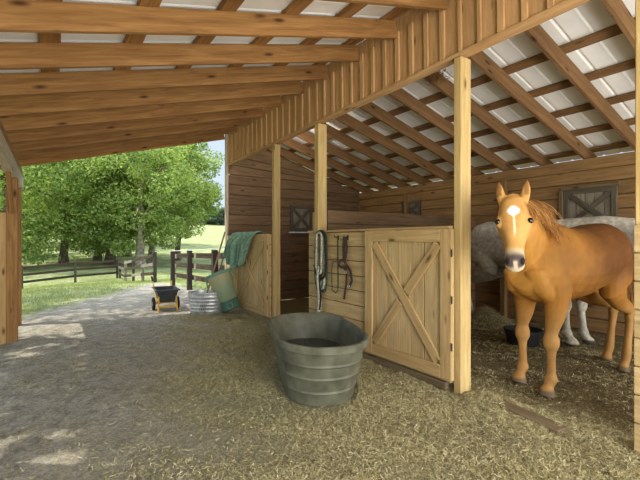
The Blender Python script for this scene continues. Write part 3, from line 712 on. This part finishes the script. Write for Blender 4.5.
def grey_horse():
    g = lambda x, y: V((x, y, tz(x, y)))
    poll = V((5.62, 1.15, 1.42)); muz = V((5.50, .86, .92))
    h, q = horse('grey_horse', 'pale grey horse standing behind the palomino along the stall back wall', (5.72, 3.12, 0), (0, -1), 1.12, poll, muz, (-.2, -.8, .5), [g(5.55, 2.46), g(5.93, 2.42)], [g(5.56, 4.06), g(5.92, 4.14)], None, None, None, 1, grey_colour, M['grey_coat'],
                 neck_mid=(V((5.70, 2.10, 1.42)), V((5.66, 1.50, 1.42))))
    rd = random.Random(9)
    roots = [(V((5.70+rd.uniform(-.02, .02), 1.15+rd.random()*.95, 1.62+rd.uniform(-.05, .02))), V((1, 0, .1))) for i in range(160)]
    strands('mane', roots, M['hair_white'], h, rd, .26, .007)
    roots = [(q['w'](-.80, rd.uniform(-.03, .03), 1.24+rd.uniform(-.05, .05)), -q['f']+V((0, 0, -.5))) for i in range(160)]
    strands('tail', roots, M['hair_white'], h, rd, .85, .008, sag=.9, n=7)
grey_horse()

# ------------------------------------------------------------------ straw and hay
def straws(name, n, sampler, lmin, lmax, wid, zoff, seed, m, label, cat):
    r = np.random.default_rng(seed); P = sampler(r, n); n = len(P); th = r.uniform(0, 2*PI, n); ti = r.normal(0, .38, n); Ls = r.uniform(lmin, lmax, n)
    d = np.stack([np.cos(th)*np.cos(ti), np.sin(th)*np.cos(ti), np.sin(ti)], 1); s_ = np.stack([-np.sin(th), np.cos(th), r.normal(0, .5, n)], 1); s_ /= np.linalg.norm(s_, axis=1)[:, None]
    w_ = wid*r.uniform(.6, 1.4, n)[:, None]; c = np.column_stack([P[:, 0], P[:, 1], terr(P[:, 0], P[:, 1])+zoff*r.uniform(.1, 1.0, n)+(P[:, 2] if P.shape[1] > 2 else 0)])
    a = c-d*Ls[:, None]/2; b = c+d*Ls[:, None]/2
    v = np.stack([a-s_*w_, a+s_*w_, b+s_*w_, b-s_*w_], 1).reshape(-1, 3); f = np.arange(4*n).reshape(-1, 4)
    return tag(npmesh(name, v, f, m), label, cat, kind='stuff')
def aisle_sampler(r, n):
    x = r.uniform(-.4, 3.3, n*4); y = .2+7.4*r.random(n*4)**1.25
    clump = .5+.5*np.sin(x*3.1+1.2)*np.sin(y*2.7+.5)+.35*np.sin(x*8+y*6)
    p = np.clip((x-.28*y+.6)/1.7, .06, 1)*np.clip(clump, .12, 1)
    # keep clear of the tank and the solid fronts
    keep = (r.random(n*4) < p)
    a = math.cos(TA); b = math.sin(TA); dx = x-TC[0]; dy = y-TC[1]; u = dx*a+dy*b; v = -dx*b+dy*a
    keep &= ((u/(TL*.43))**2+(v/(TW*.43))**2 > 1)
    keep &= ~((x > 3.0) & ((y > 2.22) & (y < 4.98) | (y > 5.95)))
    P = np.stack([x, y], 1)[keep]; return P[:n]
straws('straw_litter', 230000, aisle_sampler, .010, .042, .0012, .022, 1, M['straw'], 'loose pale straw litter strewn along the aisle floor', 'straw')
def stall_sampler(r, n):
    x = r.uniform(3.25, XB-.2, n); y = r.uniform(-.3, 4.5, n); p = .35+.4*np.sin(x*4+2)*np.sin(y*5)+.25*np.sin(x*9+y*7); k = r.random(n) < np.clip(p, .1, 1); return np.stack([x, y], 1)[k]
straws('stall_bedding', 90000, stall_sampler, .010, .042, .0013, .02, 2, M['straw'], 'dark trampled straw bedding on the stall floor under the horses', 'bedding')
def pile_sampler(r, n):
    a = r.uniform(0, 2*PI, n); q = np.abs(r.normal(0, .5, n)); q = np.clip(q, 0, 1.1); x = 6.0+np.cos(a)*q*.55; y = 3.98+np.sin(a)*q*.45; h = .22*np.exp(-(q/.55)**2); return np.stack([x, y, h*r.uniform(.2, 1.0, n)], 1)
straws('hay_pile', 6000, pile_sampler, .05, .16, .0022, .02, 3, M['straw'], 'low heap of loose hay by the back wall behind the grey horse', 'hay')

# grass blades near the barn ------------------------------------------------
def grass_blades():
    r = np.random.default_rng(4); n = 60000; x = r.uniform(-6, 9, n); y = 9+(r.random(n)**1.5)*22
    line = (x+.5)*1.93-(y-9.2); k = ((line < -.6+r.normal(0, .5, n)) | (x > 3.9)) | (y > 17.5); k &= ~((x > 3.0) & (y < 8.6)); x, y = x[k], y[k]; n = len(x)
    th = r.uniform(0, 2*PI, n); h = r.uniform(.04, .11, n); w_ = r.uniform(.004, .009, n); z = terr(x, y)-.005
    b = np.column_stack([x, y, z]); s_ = np.column_stack([np.cos(th)*w_, np.sin(th)*w_, 0*w_]); tip = b+np.column_stack([r.normal(0, .03, n), r.normal(0, .03, n), h])
    v = np.stack([b-s_, b+s_, tip], 1).reshape(-1, 3); tag(npmesh('grass', v, np.arange(3*n).reshape(-1, 3), M['grass']), 'short green grass growing beyond the dirt yard', 'grass', kind='stuff')
grass_blades()

# ------------------------------------------------------------------ trees
def tree(name, x, y, h, crown_z, rx, rz, trunk_r, label, nleaf=9000, leaf=.22, lm='leaf', bark='bark', seed=0, group=None, ncl=70, lean=(0, 0)):
    z0 = tz(x, y); r = np.random.default_rng(seed); rd = random.Random(seed)
    root = empty(name, (x, y, z0), label, 'tree', group)
    top = V((x+lean[0], y+lean[1], z0+crown_z+rz*.3)); mb = MB(); k = 7
    mb.tube([V((x, y, z0-.2)).lerp(top, i/k)+V((math.sin(i*1.7+seed)*.12, math.cos(i*1.3+seed)*.12, 0))*min(1, i) for i in range(k+1)], [trunk_r*(1.35 if i == 0 else 1-.11*i) for i in range(k+1)], 10)
    for i in range(9):
        a = rd.uniform(0, 2*PI); zz = crown_z-rz*.75+rd.random()*rz*1.1; b0 = V((x, y, z0)).lerp(top, min(1, zz/(crown_z+rz*.3))); b0.z = z0+zz
        b2 = b0+V((math.cos(a)*rx*.8, math.sin(a)*rx*.8, rz*rd.uniform(-.15, .4))); mid = (b0+b2)/2+V((0, 0, rz*.12)); mb.tube([b0, mid, b2], [trunk_r*.32, trunk_r*.2, .02], 6)
    sm(mb.build('trunk', M[bark], root), 60)
    # leaf clusters through the crown
    d = r.normal(size=(ncl, 3)); d /= np.linalg.norm(d, axis=1)[:, None]; q = r.uniform(.35, 1.0, ncl)**.6
    cc = np.array([x+lean[0], y+lean[1], z0+crown_z])+d*q[:, None]*np.array([rx, rx, rz]); cr = r.uniform(.16, .30, ncl)*rx
    idx = r.integers(0, ncl, nleaf); e_ = r.normal(size=(nleaf, 3)); e_ /= np.linalg.norm(e_, axis=1)[:, None]; p = cc[idx]+e_*(cr[idx]*r.uniform(.3, 1, nleaf)**.5)[:, None]*np.array([1.15, 1.15, .72])
    # leaves face roughly outwards/upwards, drooping
    nrm = e_*.5+r.normal(size=(nleaf, 3))*.6+np.array([0, 0, .6]); nrm /= np.linalg.norm(nrm, axis=1)[:, None]
    t1 = np.cross(nrm, r.normal(size=(nleaf, 3))); t1 /= np.linalg.norm(t1, axis=1)[:, None]; t2 = np.cross(nrm, t1); s_ = leaf*r.uniform(.6, 1.3, nleaf)[:, None]
    v = np.stack([p-t1*s_*.5, p+t2*s_*.26, p+t1*s_*.5, p-t2*s_*.26], 1).reshape(-1, 3)-np.array([x, y, z0])
    npmesh('foliage', v, np.arange(4*nleaf).reshape(-1, 4), M[lm], root)
    return root
def ptree(px, d, h, crown_z, rx, rz, tr, label, **kw):
    p = at(px, d); return tree('tree', p.x, p.y, h, crown_z, rx, rz, tr, label, **kw)
TG = 'trees beyond the paddock fence'
ptree(63.5, 33, 14, 6.4, 6.0, 6.2, .36, 'broad leafy tree with thick dark trunk behind the left fence', nleaf=27200, seed=11, leaf=.26, group=TG, ncl=95)
ptree(97, 37, 15, 6.8, 5.0, 6.2, .33, 'leafy tree with slim trunk, left of the close pair behind fence', nleaf=20800, seed=12, leaf=.27, group=TG, lm='leaf_b')
ptree(109.5, 35, 15, 6.4, 4.8, 6.0, .42, 'leafy tree with thicker trunk, right of the close pair behind fence', nleaf=20800, seed=13, leaf=.26, group=TG)
ptree(127, 44, 16, 7.2, 5.6, 6.6, .42, 'leafy tree standing alone farther back above the fence corner', nleaf=19200, seed=14, leaf=.32, group=TG, lm='leaf_b')
ptree(141, 33, 15, 6.6, 4.8, 5.6, .40, 'pale barked leafy tree behind the gateway posts', nleaf=20800, seed=15, leaf=.25, group=TG, bark='bark_pale')
ptree(153, 36, 15, 7.2, 5.0, 5.6, .33, 'pale slim barked tree just right of gateway posts', nleaf=20800, seed=16, leaf=.27, group=TG, bark='bark_pale', lm='leaf_b')
ptree(178, 40, 14, 7.4, 4.6, 5.4, .30, 'rounded leafy tree closest to the barn corner with drooping boughs', nleaf=22400, seed=17, leaf=.28, group=TG)
ptree(36, 42, 16, 6.8, 6.0, 6.8, .4, 'leafy tree rising behind the left roof post', nleaf=17600, seed=18, leaf=.32, group=TG, lm='leaf_b')
ptree(5, 30, 13, 6.0, 5.4, 5.8, .36, 'leafy tree at the left edge beside the roof post', nleaf=14400, seed=19, leaf=.28, group=TG)
ptree(84, 58, 18, 9.0, 8.0, 7.5, .5, 'wide tree filling the gap farther behind the left trunks', nleaf=9000, seed=20, leaf=.55, group=TG, lm='leaf_b')
ptree(140, 66, 18, 9.5, 8.0, 7.0, .5, 'wide tree in the distance behind the pale trunks', nleaf=9000, seed=21, leaf=.6, group=TG)
ptree(30, 62, 18, 9.0, 8.0, 7.5, .5, 'wide tree in the distance behind the left fence end', nleaf=8000, seed=22, leaf=.6, group=TG)
FD = ['leftmost', 'second from left', 'third from left', 'fourth from left', 'fifth from left', 'sixth from left', 'seventh from left', 'eighth from left', 'rightmost']
for i, px in enumerate((150, 164, 176, 187, 197, 206, 214, 222, 231)):
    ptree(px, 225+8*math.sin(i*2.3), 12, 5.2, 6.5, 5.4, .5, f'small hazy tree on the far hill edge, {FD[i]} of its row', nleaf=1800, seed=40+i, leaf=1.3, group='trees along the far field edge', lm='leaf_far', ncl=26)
# crowns left of the barn that dapple the yard and the aisle edge
tree('tree', -4.8, 5.4, 11, 7.2, 3.6, 2.7, .28, 'shade tree close beside the open left side of the barn', nleaf=9000, seed=31, leaf=.28, group='shade trees beside the barn', ncl=60)
tree('tree', -5.2, 1.6, 11, 7.4, 3.4, 2.6, .28, 'shade tree left of the barn nearest the viewer', nleaf=9000, seed=32, leaf=.28, group='shade trees beside the barn', ncl=50)
tree('tree', -3.8, 15.2, 12, 8.6, 4.4, 2.8, .30, 'shade tree over the yard left of the wheelbarrow', nleaf=5000, seed=33, leaf=.28, group='shade trees beside the barn', ncl=34)

# ------------------------------------------------------------------ fences
def fence(name, pts, heights, rails, label, pm, rm, pw=.12, rail_h=.13, posts=None):
    p0 = pts[0]; root = empty(name, (p0[0], p0[1], tz(*p0)), label, 'fence')
    for i, (x, y) in enumerate(pts):
        z = tz(x, y); m_ = pm[i % len(pm)] if isinstance(pm, list) else pm
        MB().box((x-pw/2, y-pw/2, z-.2), (x+pw/2, y+pw/2, z+heights)).build('post', M[m_], root, grain='z', bevel=.008)
    for i in range(len(pts)-1):
        (x, y), (x2, y2) = pts[i], pts[i+1]
        for j, h in enumerate(rails):
            p, q = V((x, y, tz(x, y)+h)), V((x2, y2, tz(x2, y2)+h)); dd = (q-p).normalized(); sdv = dd.cross(V((0, 0, 1))).normalized()*(pw/2+.018)
            MB().bar(p-sdv-dd*.04, q-sdv-dd*.003, .03, rail_h).build('rail', M[rm if not isinstance(rm, list) else rm[(i+j) % len(rm)]], root, grain=q-p, bevel=.004)
    return root
fence('rail_fence', [(-6.2, 22.1), (-3.7, 23.5), (-1.3, 24.95), (1.05, 26.35), (3.35, 27.75)], 1.2, (.35, .72, 1.08), 'dark three rail wooden fence crossing the grass at the left', 'fencepost', 'fence')
fence('rail_fence', [(3.4, 16.9), (3.42, 19.6), (3.44, 22.3), (3.45, 25.0), (3.46, 27.4)], 1.22, (.35, .72, 1.08), 'weathered rail fence running away from the gateway to the fence corner', ['fencepost', 'fencegrey', 'fencepost', 'fencegrey'], ['fence', 'fencegrey', 'fence'])
rf = fence('rail_fence', [(3.5, 14.45), (3.5, 12.4), (3.5, 10.1), (3.5, 8.45)], 1.22, (.38, .74, 1.06), 'dark three rail fence between the gateway and the barn corner', 'fencepost', 'fence', pw=.14, rail_h=.15)
for i in range(3):
    for k in range(3):
        a = (i+.28+.0*k); y = [14.45, 12.4, 10.1, 8.45][i]; y2 = [14.45, 12.4, 10.1, 8.45][i+1]; yy = y+(y2-y)*.42; z = tz(3.5, yy)+(.38, .74, 1.06)[k]
        MB().box((3.376, yy-.07, z-.074), (3.384+.012, yy+.07, z+.074)).build('worn_patch_board', M['fencegrey'], rf, grain='y')
MB().bar((3.5, 14.45, tz(3.5, 14.45)+1.23), (3.5, 8.4, 1.22), .004, .02).build('tape', M['tape'], rf, grain='y')
# pale tape has its own look
# ------------------------------------------------------------------ wheelbarrow
def wheelbarrow():
    c = at(166.5, 8.0); c.z = tz(c.x, c.y); k_ = .86; f = -V((c.x, c.y, 0)).normalized(); f = (f+V((.12, 0, 0))).normalized(); s_ = f.cross(V((0, 0, 1))); c = V((c.x, c.y, c.z)); U = V((0, 0, 1))
    root = empty('garden_cart', c, 'black tub wheelbarrow with yellow frame standing in the yard near the fence', 'wheelbarrow')
    def p(a, b, z): return c+f*a*k_+s_*b*k_+U*z*k_
    def rect(a0, a1, b, z): return [p(a1, -b, z), p(a1, b, z), p(a0, b, z), p(a0, -b, z)]
    mb = MB(); rings = [rect(-.42, .16, .16, .22), rect(-.52, .24, .235, .50), rect(-.54, .262, .258, .50), rect(-.54, .262, .258, .485), rect(-.555, .275, .265, .485), rect(-.555, .275, .265, .515), rect(-.52, .245, .235, .515), rect(-.40, .14, .145, .235)]
    mb.loft(rings); mb.build('tub', M['tub_black'], root, bevel=.01)
    mb = MB(); mb.tube([p(.30, -.20, .0), p(.20, -.19, .20), p(-.5, -.17, .205), p(-.85, -.22, .62)], .014); mb.tube([p(.30, .20, .0), p(.20, .19, .20), p(-.5, .17, .205), p(-.85, .22, .62)], .014)
    mb.bar(p(.235, -.2, .13), p(.235, .2, .13), .02, .04); mb.bar(p(-.2, -.25, .16), p(-.2, .25, .16), .03, .03)
    mb.bar(p(.25, -.205, .0), p(.18, -.19, .36), .03, .03); mb.bar(p(.25, .205, .0), p(.18, .19, .36), .03, .03)
    mb.build('frame', M['yellow'], root, bevel=.003)
    for sg in (-1, 1):
        mb = MB(); cc = p(-.12, sg*.27, .155); ring_ = [cc+f*(.107*math.cos(t))+U*(.107*math.sin(t)) for t in [2*PI*k/28 for k in range(28)]]
        mb.tube(ring_, .026, 10, closed=True); w_ = sm(mb.build('wheel', M['rubber'], root), 60)
        h = MB(); h.tube([cc-s_*.02, cc+s_*.02], .05, 16)
        for k in range(6): t = 2*PI*k/6; h.bar(cc, cc+f*(.095*math.cos(t))+U*(.095*math.sin(t)), .012, .02)
        h.build('wheel_hub', M['yellow'], w_)
    for sg in (-1, 1): MB().tube([p(-.84, sg*.22, .61), p(-.98, sg*.235, .72)], .02, 10).build('handle_grip', M['rubber'], root)
wheelbarrow()

# ------------------------------------------------------------------ galvanised tub, green tub, tools, blanket
def galv_tub():
    c = at(207, 7.62); c.z = tz(c.x, c.y); root = empty('galvanised_tub', c, 'low ribbed galvanised tub on the ground under the leaning tools', 'tub')
    a = math.radians(-32); rings = []
    def rg(s_, z): return [(c.x+math.cos(t)*.36*s_*math.cos(a)-math.sin(t)*.25*s_*math.sin(a), c.y+math.cos(t)*.36*s_*math.sin(a)+math.sin(t)*.25*s_*math.cos(a), c.z+z) for t in [2*PI*k/40 for k in range(40)]]
    prof = [(.86, .005)]; 
    for i in range(5): z = .05+i*.065; prof += [(.88+.016*i, z), (.905+.016*i, z+.022), (.88+.016*i, z+.045)]
    prof += [(.965, .39), (1.0, .395), (1.0, .42), (.97, .42), (.95, .39), (.86, .04)]
    sm(MB().loft([rg(*q) for q in prof]).build('tub_shell', M['galv'], root), 30)
    for sg in (-1, 1):
        d = V((math.cos(a), math.sin(a), 0))*sg; s_ = V((-d.y, d.x, 0)); b = c+d*.35+V((0, 0, .32))
        MB().tube([b+s_*.07, b+d*.05+s_*.06-V((0, 0, .03)), b+d*.05-s_*.06-V((0, 0, .03)), b-s_*.07], .008, 8).build('tub_handle', M['galv'], root)
galv_tub()
def green_tub():
    base = V((2.84, 7.22, tz(2.84, 7.22))); root = empty('muck_tub', base, 'tall faded green tub tilted against the wall beneath the green blanket', 'tub')
    ax = V((-.30, .26, 1)).normalized(); b0 = base+V((0, 0, .075)); s_ = ax.cross(V((1, 0, 0))).normalized(); t_ = ax.cross(s_)
    def rg(r_, h): return [b0+ax*h+(s_*math.cos(t)+t_*math.sin(t))*r_ for t in [2*PI*k/40 for k in range(40)]]
    prof = [(.155, .0), (.165, .01), (.168, .16), (.178, .17), (.235, .72), (.235, .74)]
    sm(MB().loft([rg(*q) for q in prof]+[rg(.226, .74), rg(.165, .20), rg(.155, .03)]).build('tub_shell', M['green_tub'], root), 40)
    sm(MB().loft([rg(.237, .70), rg(.252, .705), rg(.256, .745), rg(.247, .755), rg(.229, .753)], False, False).build('rim', M['green_rim'], root), 40)
    sm(MB().loft([rg(.157, .0), rg(.172, .012), rg(.176, .165), rg(.186, .18), rg(.183, .19)], True, False).build('base_band', M['green_dark'], root), 40)
    camd = (V((0, 0, 1.0))-base); camd.z = 0; camd.normalize(); c0 = b0+ax*.10+camd*.172; u = camd.cross(ax).normalized()
    MB().tube([c0+u*(.055*math.cos(t))+ax*(.055*math.sin(t)) for t in [2*PI*k/20 for k in range(20)]], .012, 8, closed=True).build('ring_boss', M['green_rim'], root, smooth=True)
    for sg in (-1, 1):
        h0 = b0+ax*.69+u*sg*.25
        MB().tube([h0-ax*.0+camd*.07, h0-ax*.14+u*sg*.03, h0+camd*-.07], .011, 8).build('rope_handle', M['green_rim'], root)
green_tub()
def fork():
    p, q = at(200.5, 7.25), at(225, 8.35, 232); p.z = tz(p.x, p.y)+.015; d = (q-p).normalized(); s_ = d.cross(V((0, 0, 1))).normalized(); k = p+d*.30
    root = empty('manure_fork', p, 'long wooden handled fork, its tines down, leaning over the galvanised tub', 'fork')
    MB().tube([k, q], .017, 8).build('handle', M['handle'], root, grain=d)
    mb = MB(); mb.tube([k+d*.06, k-d*.03], .018, 8); mb.bar(k-d*.03-s_*.06, k-d*.03+s_*.06, .012, .014)
    for i in range(4): b = k-d*.03+s_*(-.055+.0367*i); mb.tube([b, b-d*.12+V((0, 0, -.008)), p+s_*(-.055+.0367*i)+d*.06], [.004, .004, .003], 6)
    mb.build('tines', M['iron'], root)
    p, q = at(207.5, 7.95), at(229, 8.12, 240); p.z = tz(p.x, p.y)+.03; d = (q-p).normalized(); s_ = d.cross(V((0, 0, 1))).normalized()
    root = empty('garden_rake', p, 'long wooden handled rake leaning behind the green tub against the barn corner', 'rake')
    MB().tube([p+d*.05, q], .017, 8).build('handle', M['handle'], root, grain=d)
    mb = MB(); mb.bar(p+d*.05-s_*.18, p+d*.05+s_*.18, .02, .02)
    for i in range(10): b = p+d*.05+s_*(-.17+.0378*i); mb.tube([b, b+V((-.04, -.03, -.035))], [.005, .003], 5)
    mb.build('rake_head', M['iron'], root)
fork()
def blanket():
    nu, nv = 56, 44; y0, y1 = 6.48, 7.62; vs = []; fs = []; xw, xf, zt = 3.105, 3.005, 1.518; rd = random.Random(2)
    back, top_, front = .22, .11, .64
    for i in range(nu):
        u = i/(nu-1)
        for j in range(nv):
            s_ = (back+top_+front)*j/(nv-1)
            fl = front*(.72+.30*math.sin(u*2.6+.4)+.05*math.sin(u*17))
            if s_ < back: x, z, drop = xw+.035, zt-(back-s_), 0
            elif s_ < back+top_:
                t = (s_-back)/top_*PI; x = (xw+xf)/2+.015+math.cos(t)*(xw+.035-xf+.012)/2*1.0; z = zt+math.sin(t)*.03; drop = 0
            else:
                t = (s_-back-top_)/front; drop = t; x = xf-.012; z = zt-t*fl
            fold = (1-2*abs(math.sin(u*17+.8*math.sin(u*7)+drop*1.2)))*.5+math.sin(u*31+2+drop)*.25
            x -= max(0, (.012+.13*(fold+.75)))*min(1, drop*3) if drop > 0 else 0
            yy = y0+(y1-y0)*u; cy = 7.10; yy = yy+(cy+.28-yy)*.30*drop+.16*drop+math.sin(u*29+1)*.012*drop
            vs.append((x, yy, z+(.006*math.sin(u*25) if drop == 0 else 0)))
    for i in range(nu-1):
        for j in range(nv-1): a = i*nv+j; fs.append((a, a+1, a+nv+1, a+nv))
    o = MB().add(vs, fs).build('blanket', M['blanket'], smooth=True); md = o.modifiers.new('cloth', 'SOLIDIFY'); md.thickness = .012; md.offset = 0
    tag(o, 'crumpled green blanket draped over the top of the far braced door', 'blanket')
blanket()

# ------------------------------------------------------------------ tack on the wall
XT = 3.073
def hook(y, z, label):
    mb = MB(); mb.box((XT-.006, y-.015, z-.03), (XT, y+.015, z+.03)); mb.tube([(XT-.004, y, z+.01), (XT-.05, y, z), (XT-.06, y, z+.015), (XT-.06, y, z+.035)], .006, 6)
    tag(mb.build('tack_hook', M['iron'], bevel=.001), label, 'hook', 'iron hooks along the tack wall top')
hook(4.46, 1.45, 'small iron hook holding the thick loops of lead rope'); hook(4.13, 1.43, 'small iron hook holding the thin strap'); hook(3.93, 1.43, 'small iron hook holding the dark halter')
def rope(name, m, yc, w, zt, zb, seed, label, xo, r_=.011, tail=0.0):
    rd = random.Random(seed); pts = []; n = 26
    for i in range(n): # down one side, up the other, over the hook
        t = 2*PI*i/n; s_ = math.sin(t); c_ = math.cos(t); pw = math.copysign(abs(c_)**.45, c_)
        pts.append(V((XT-xo-.006*rd.random(), yc+w/2*(abs(s_)**.6*math.copysign(1, s_))+rd.uniform(-.006, .006), (zt+zb)/2+pw*(zt-zb)/2)))
    root = empty(name, (XT, yc, zb), label, 'rope', 'lead ropes on the tack wall')
    MB().tube(pts, r_, 8, closed=True).build('rope_loop', m, root, smooth=True)
    if tail:
        q = pts[n//2]; MB().tube([q+V((0, 0, .1)), q+V((-.01, .02, -.05)), q+V((-.005, -.01, -tail*.6)), q+V((-.01, .015, -tail))], r_, 8).build('rope_end', m, root, smooth=True)
        e_ = q+V((-.01, .015, -tail)); mb = MB(); mb.tube([e_+V((0, .012*math.cos(t), -.02+.02*math.sin(t))) for t in [2*PI*k/12 for k in range(12)]], .004, 6, closed=True); mb.build('snap_clip', M['steel'], root)
rope('lead_rope', M['rope_white'], 4.47, .19, 1.50, .74, 1, 'white flecked lead rope in a long loop hanging lower than the other pale loop', .045, .019, .34)
rope('lead_rope', M['rope_green'], 4.49, .26, 1.52, .70, 2, 'green lead rope hanging in the widest loop on tack wall', .024, .019, .30)
rope('lead_rope', M['rope_black'], 4.43, .23, 1.51, .88, 3, 'black lead rope hanging in a loop on tack wall', .070, .016, .42)
rope('lead_rope', M['rope_white'], 4.44, .13, 1.50, .95, 4, 'pale lead rope hanging in the shortest, narrowest loop on tack wall', .092, .015, .55)
root = empty('hanging_strap', (XT, 4.13, .72), 'thin dark strap with a curled end between ropes and halter', 'strap')
MB().bar((XT-.012, 4.13, 1.45), (XT-.012, 4.12, .80), .006, .016).build('strap', M['rope_green'], root)
MB().tube([(XT-.015, 4.12, .82), (XT-.015, 4.12, .74), (XT-.02, 4.16, .71), (XT-.02, 4.24, .74), (XT-.02, 4.25, 1.0), (XT-.02, 4.22, 1.12), (XT-.02, 4.16, 1.12)], .006, 6).build('curled_end', M['rope_green'], root)
def halter():
    root = empty('halter', (XT, 3.93, .7), 'dark leather halter hanging from the hook nearest the braced door', 'halter')
    X = XT-.02
    def strap(pts, w=.022): 
        mb = MB()
        for a, b in zip(pts[:-1], pts[1:]): mb.bar(V(a), V(b)+(V(b)-V(a)).normalized()*.006, .007, w, up=(0, -.6, .8) if abs(V(b).z-V(a).z) < abs(V(b).y-V(a).y) else (0, 1, 0))
        return mb
    strap([(X-.02, 3.95, 1.44), (X-.01, 3.98, 1.30), (X-.02, 3.955, 1.12), (X-.03, 3.90, 1.0)], .05).build('crownpiece', M['leather'], root)
    strap([(X-.015, 3.93, 1.44), (X-.02, 3.90, 1.28), (X-.03, 3.93, 1.12), (X-.01, 3.84, 1.02), (X-.02, 3.80, .90), (X-.02, 3.85, .82)], .036).build('cheekpiece', M['leather'], root)
    MB().tube([(X-.03, 3.98+.07*math.cos(t), 1.10+.045*math.sin(t)) for t in [2*PI*k/16 for k in range(16)]], .016, 6, closed=True).build('noseband', M['leather'], root)
    strap([(X-.02, 3.90, 1.0), (X-.02, 3.91, .86), (X-.015, 3.94, .76), (X-.02, 3.955, .66)], .032).build('throat_strap', M['leather'], root)
    for (y, z) in ((3.93, 1.11), (3.845, .83), (3.905, 1.0)):
        MB().tube([(X-.035, y+.018*math.cos(t), z+.018*math.sin(t)) for t in [2*PI*k/12 for k in range(12)]], .004, 6, closed=True).build('ring', M['steel'], root)
halter()

# ------------------------------------------------------------------ small things
b = V((5.62, 3.30, 0)); b.z = tz(b.x, b.y)
b = at(523, 5.25); b.z = tz(b.x, b.y)
root = empty('feed_pan', b, 'low black rubber feed pan on the bedding behind the palomino', 'bucket')
def rgc(r_, z): return [b+V((math.cos(t)*r_, math.sin(t)*r_, z)) for t in [2*PI*k/32 for k in range(32)]]
sm(MB().loft([rgc(.19, .004), rgc(.22, .17), rgc(.235, .175), rgc(.235, .20), rgc(.21, .20), rgc(.18, .03)]).build('pan_shell', M['rubber'], root), 40)
for sg in (-1, 1): MB().tube([b+V((sg*.23, -.05, .18)), b+V((sg*.27, -.04, .17)), b+V((sg*.27, .04, .17)), b+V((sg*.23, .05, .18))], .009, 6).build('pan_handle', M['rubber'], root)
p, q = V((3.11, 1.93, .022)), V((3.05, 1.38, .016))
tag(MB().bar(p, q, .13, .05).build('threshold_board', M['plank'], grain=q-p, bevel=.008), 'worn board half buried in straw at the horse stall doorway', 'board')
tag(MB().bar((3.05, 2.40, .035), (3.05, 4.8, .035), .05, .07).build('sill_board', M['plank'], grain='y', bevel=.008), 'dirty ground board under the large braced door', 'board')
rd = random.Random(12); roots = []
mb = MB()
for i in range(130):
    c = V((3.97+rd.gauss(0, .06), 3.31+rd.gauss(0, .045), zr(3.97)+.03+rd.gauss(0, .04))); d = V((rd.gauss(0, 1), rd.gauss(0, 1), rd.gauss(0, .5))).normalized()*rd.uniform(.04, .11); mb.tube([c-d, c+V((0, 0, -.01)), c+d], .0028, 4)
tag(mb.build('bird_nest', M['nest']), 'untidy straw bird nest tucked under the rafters behind the header', 'nest')
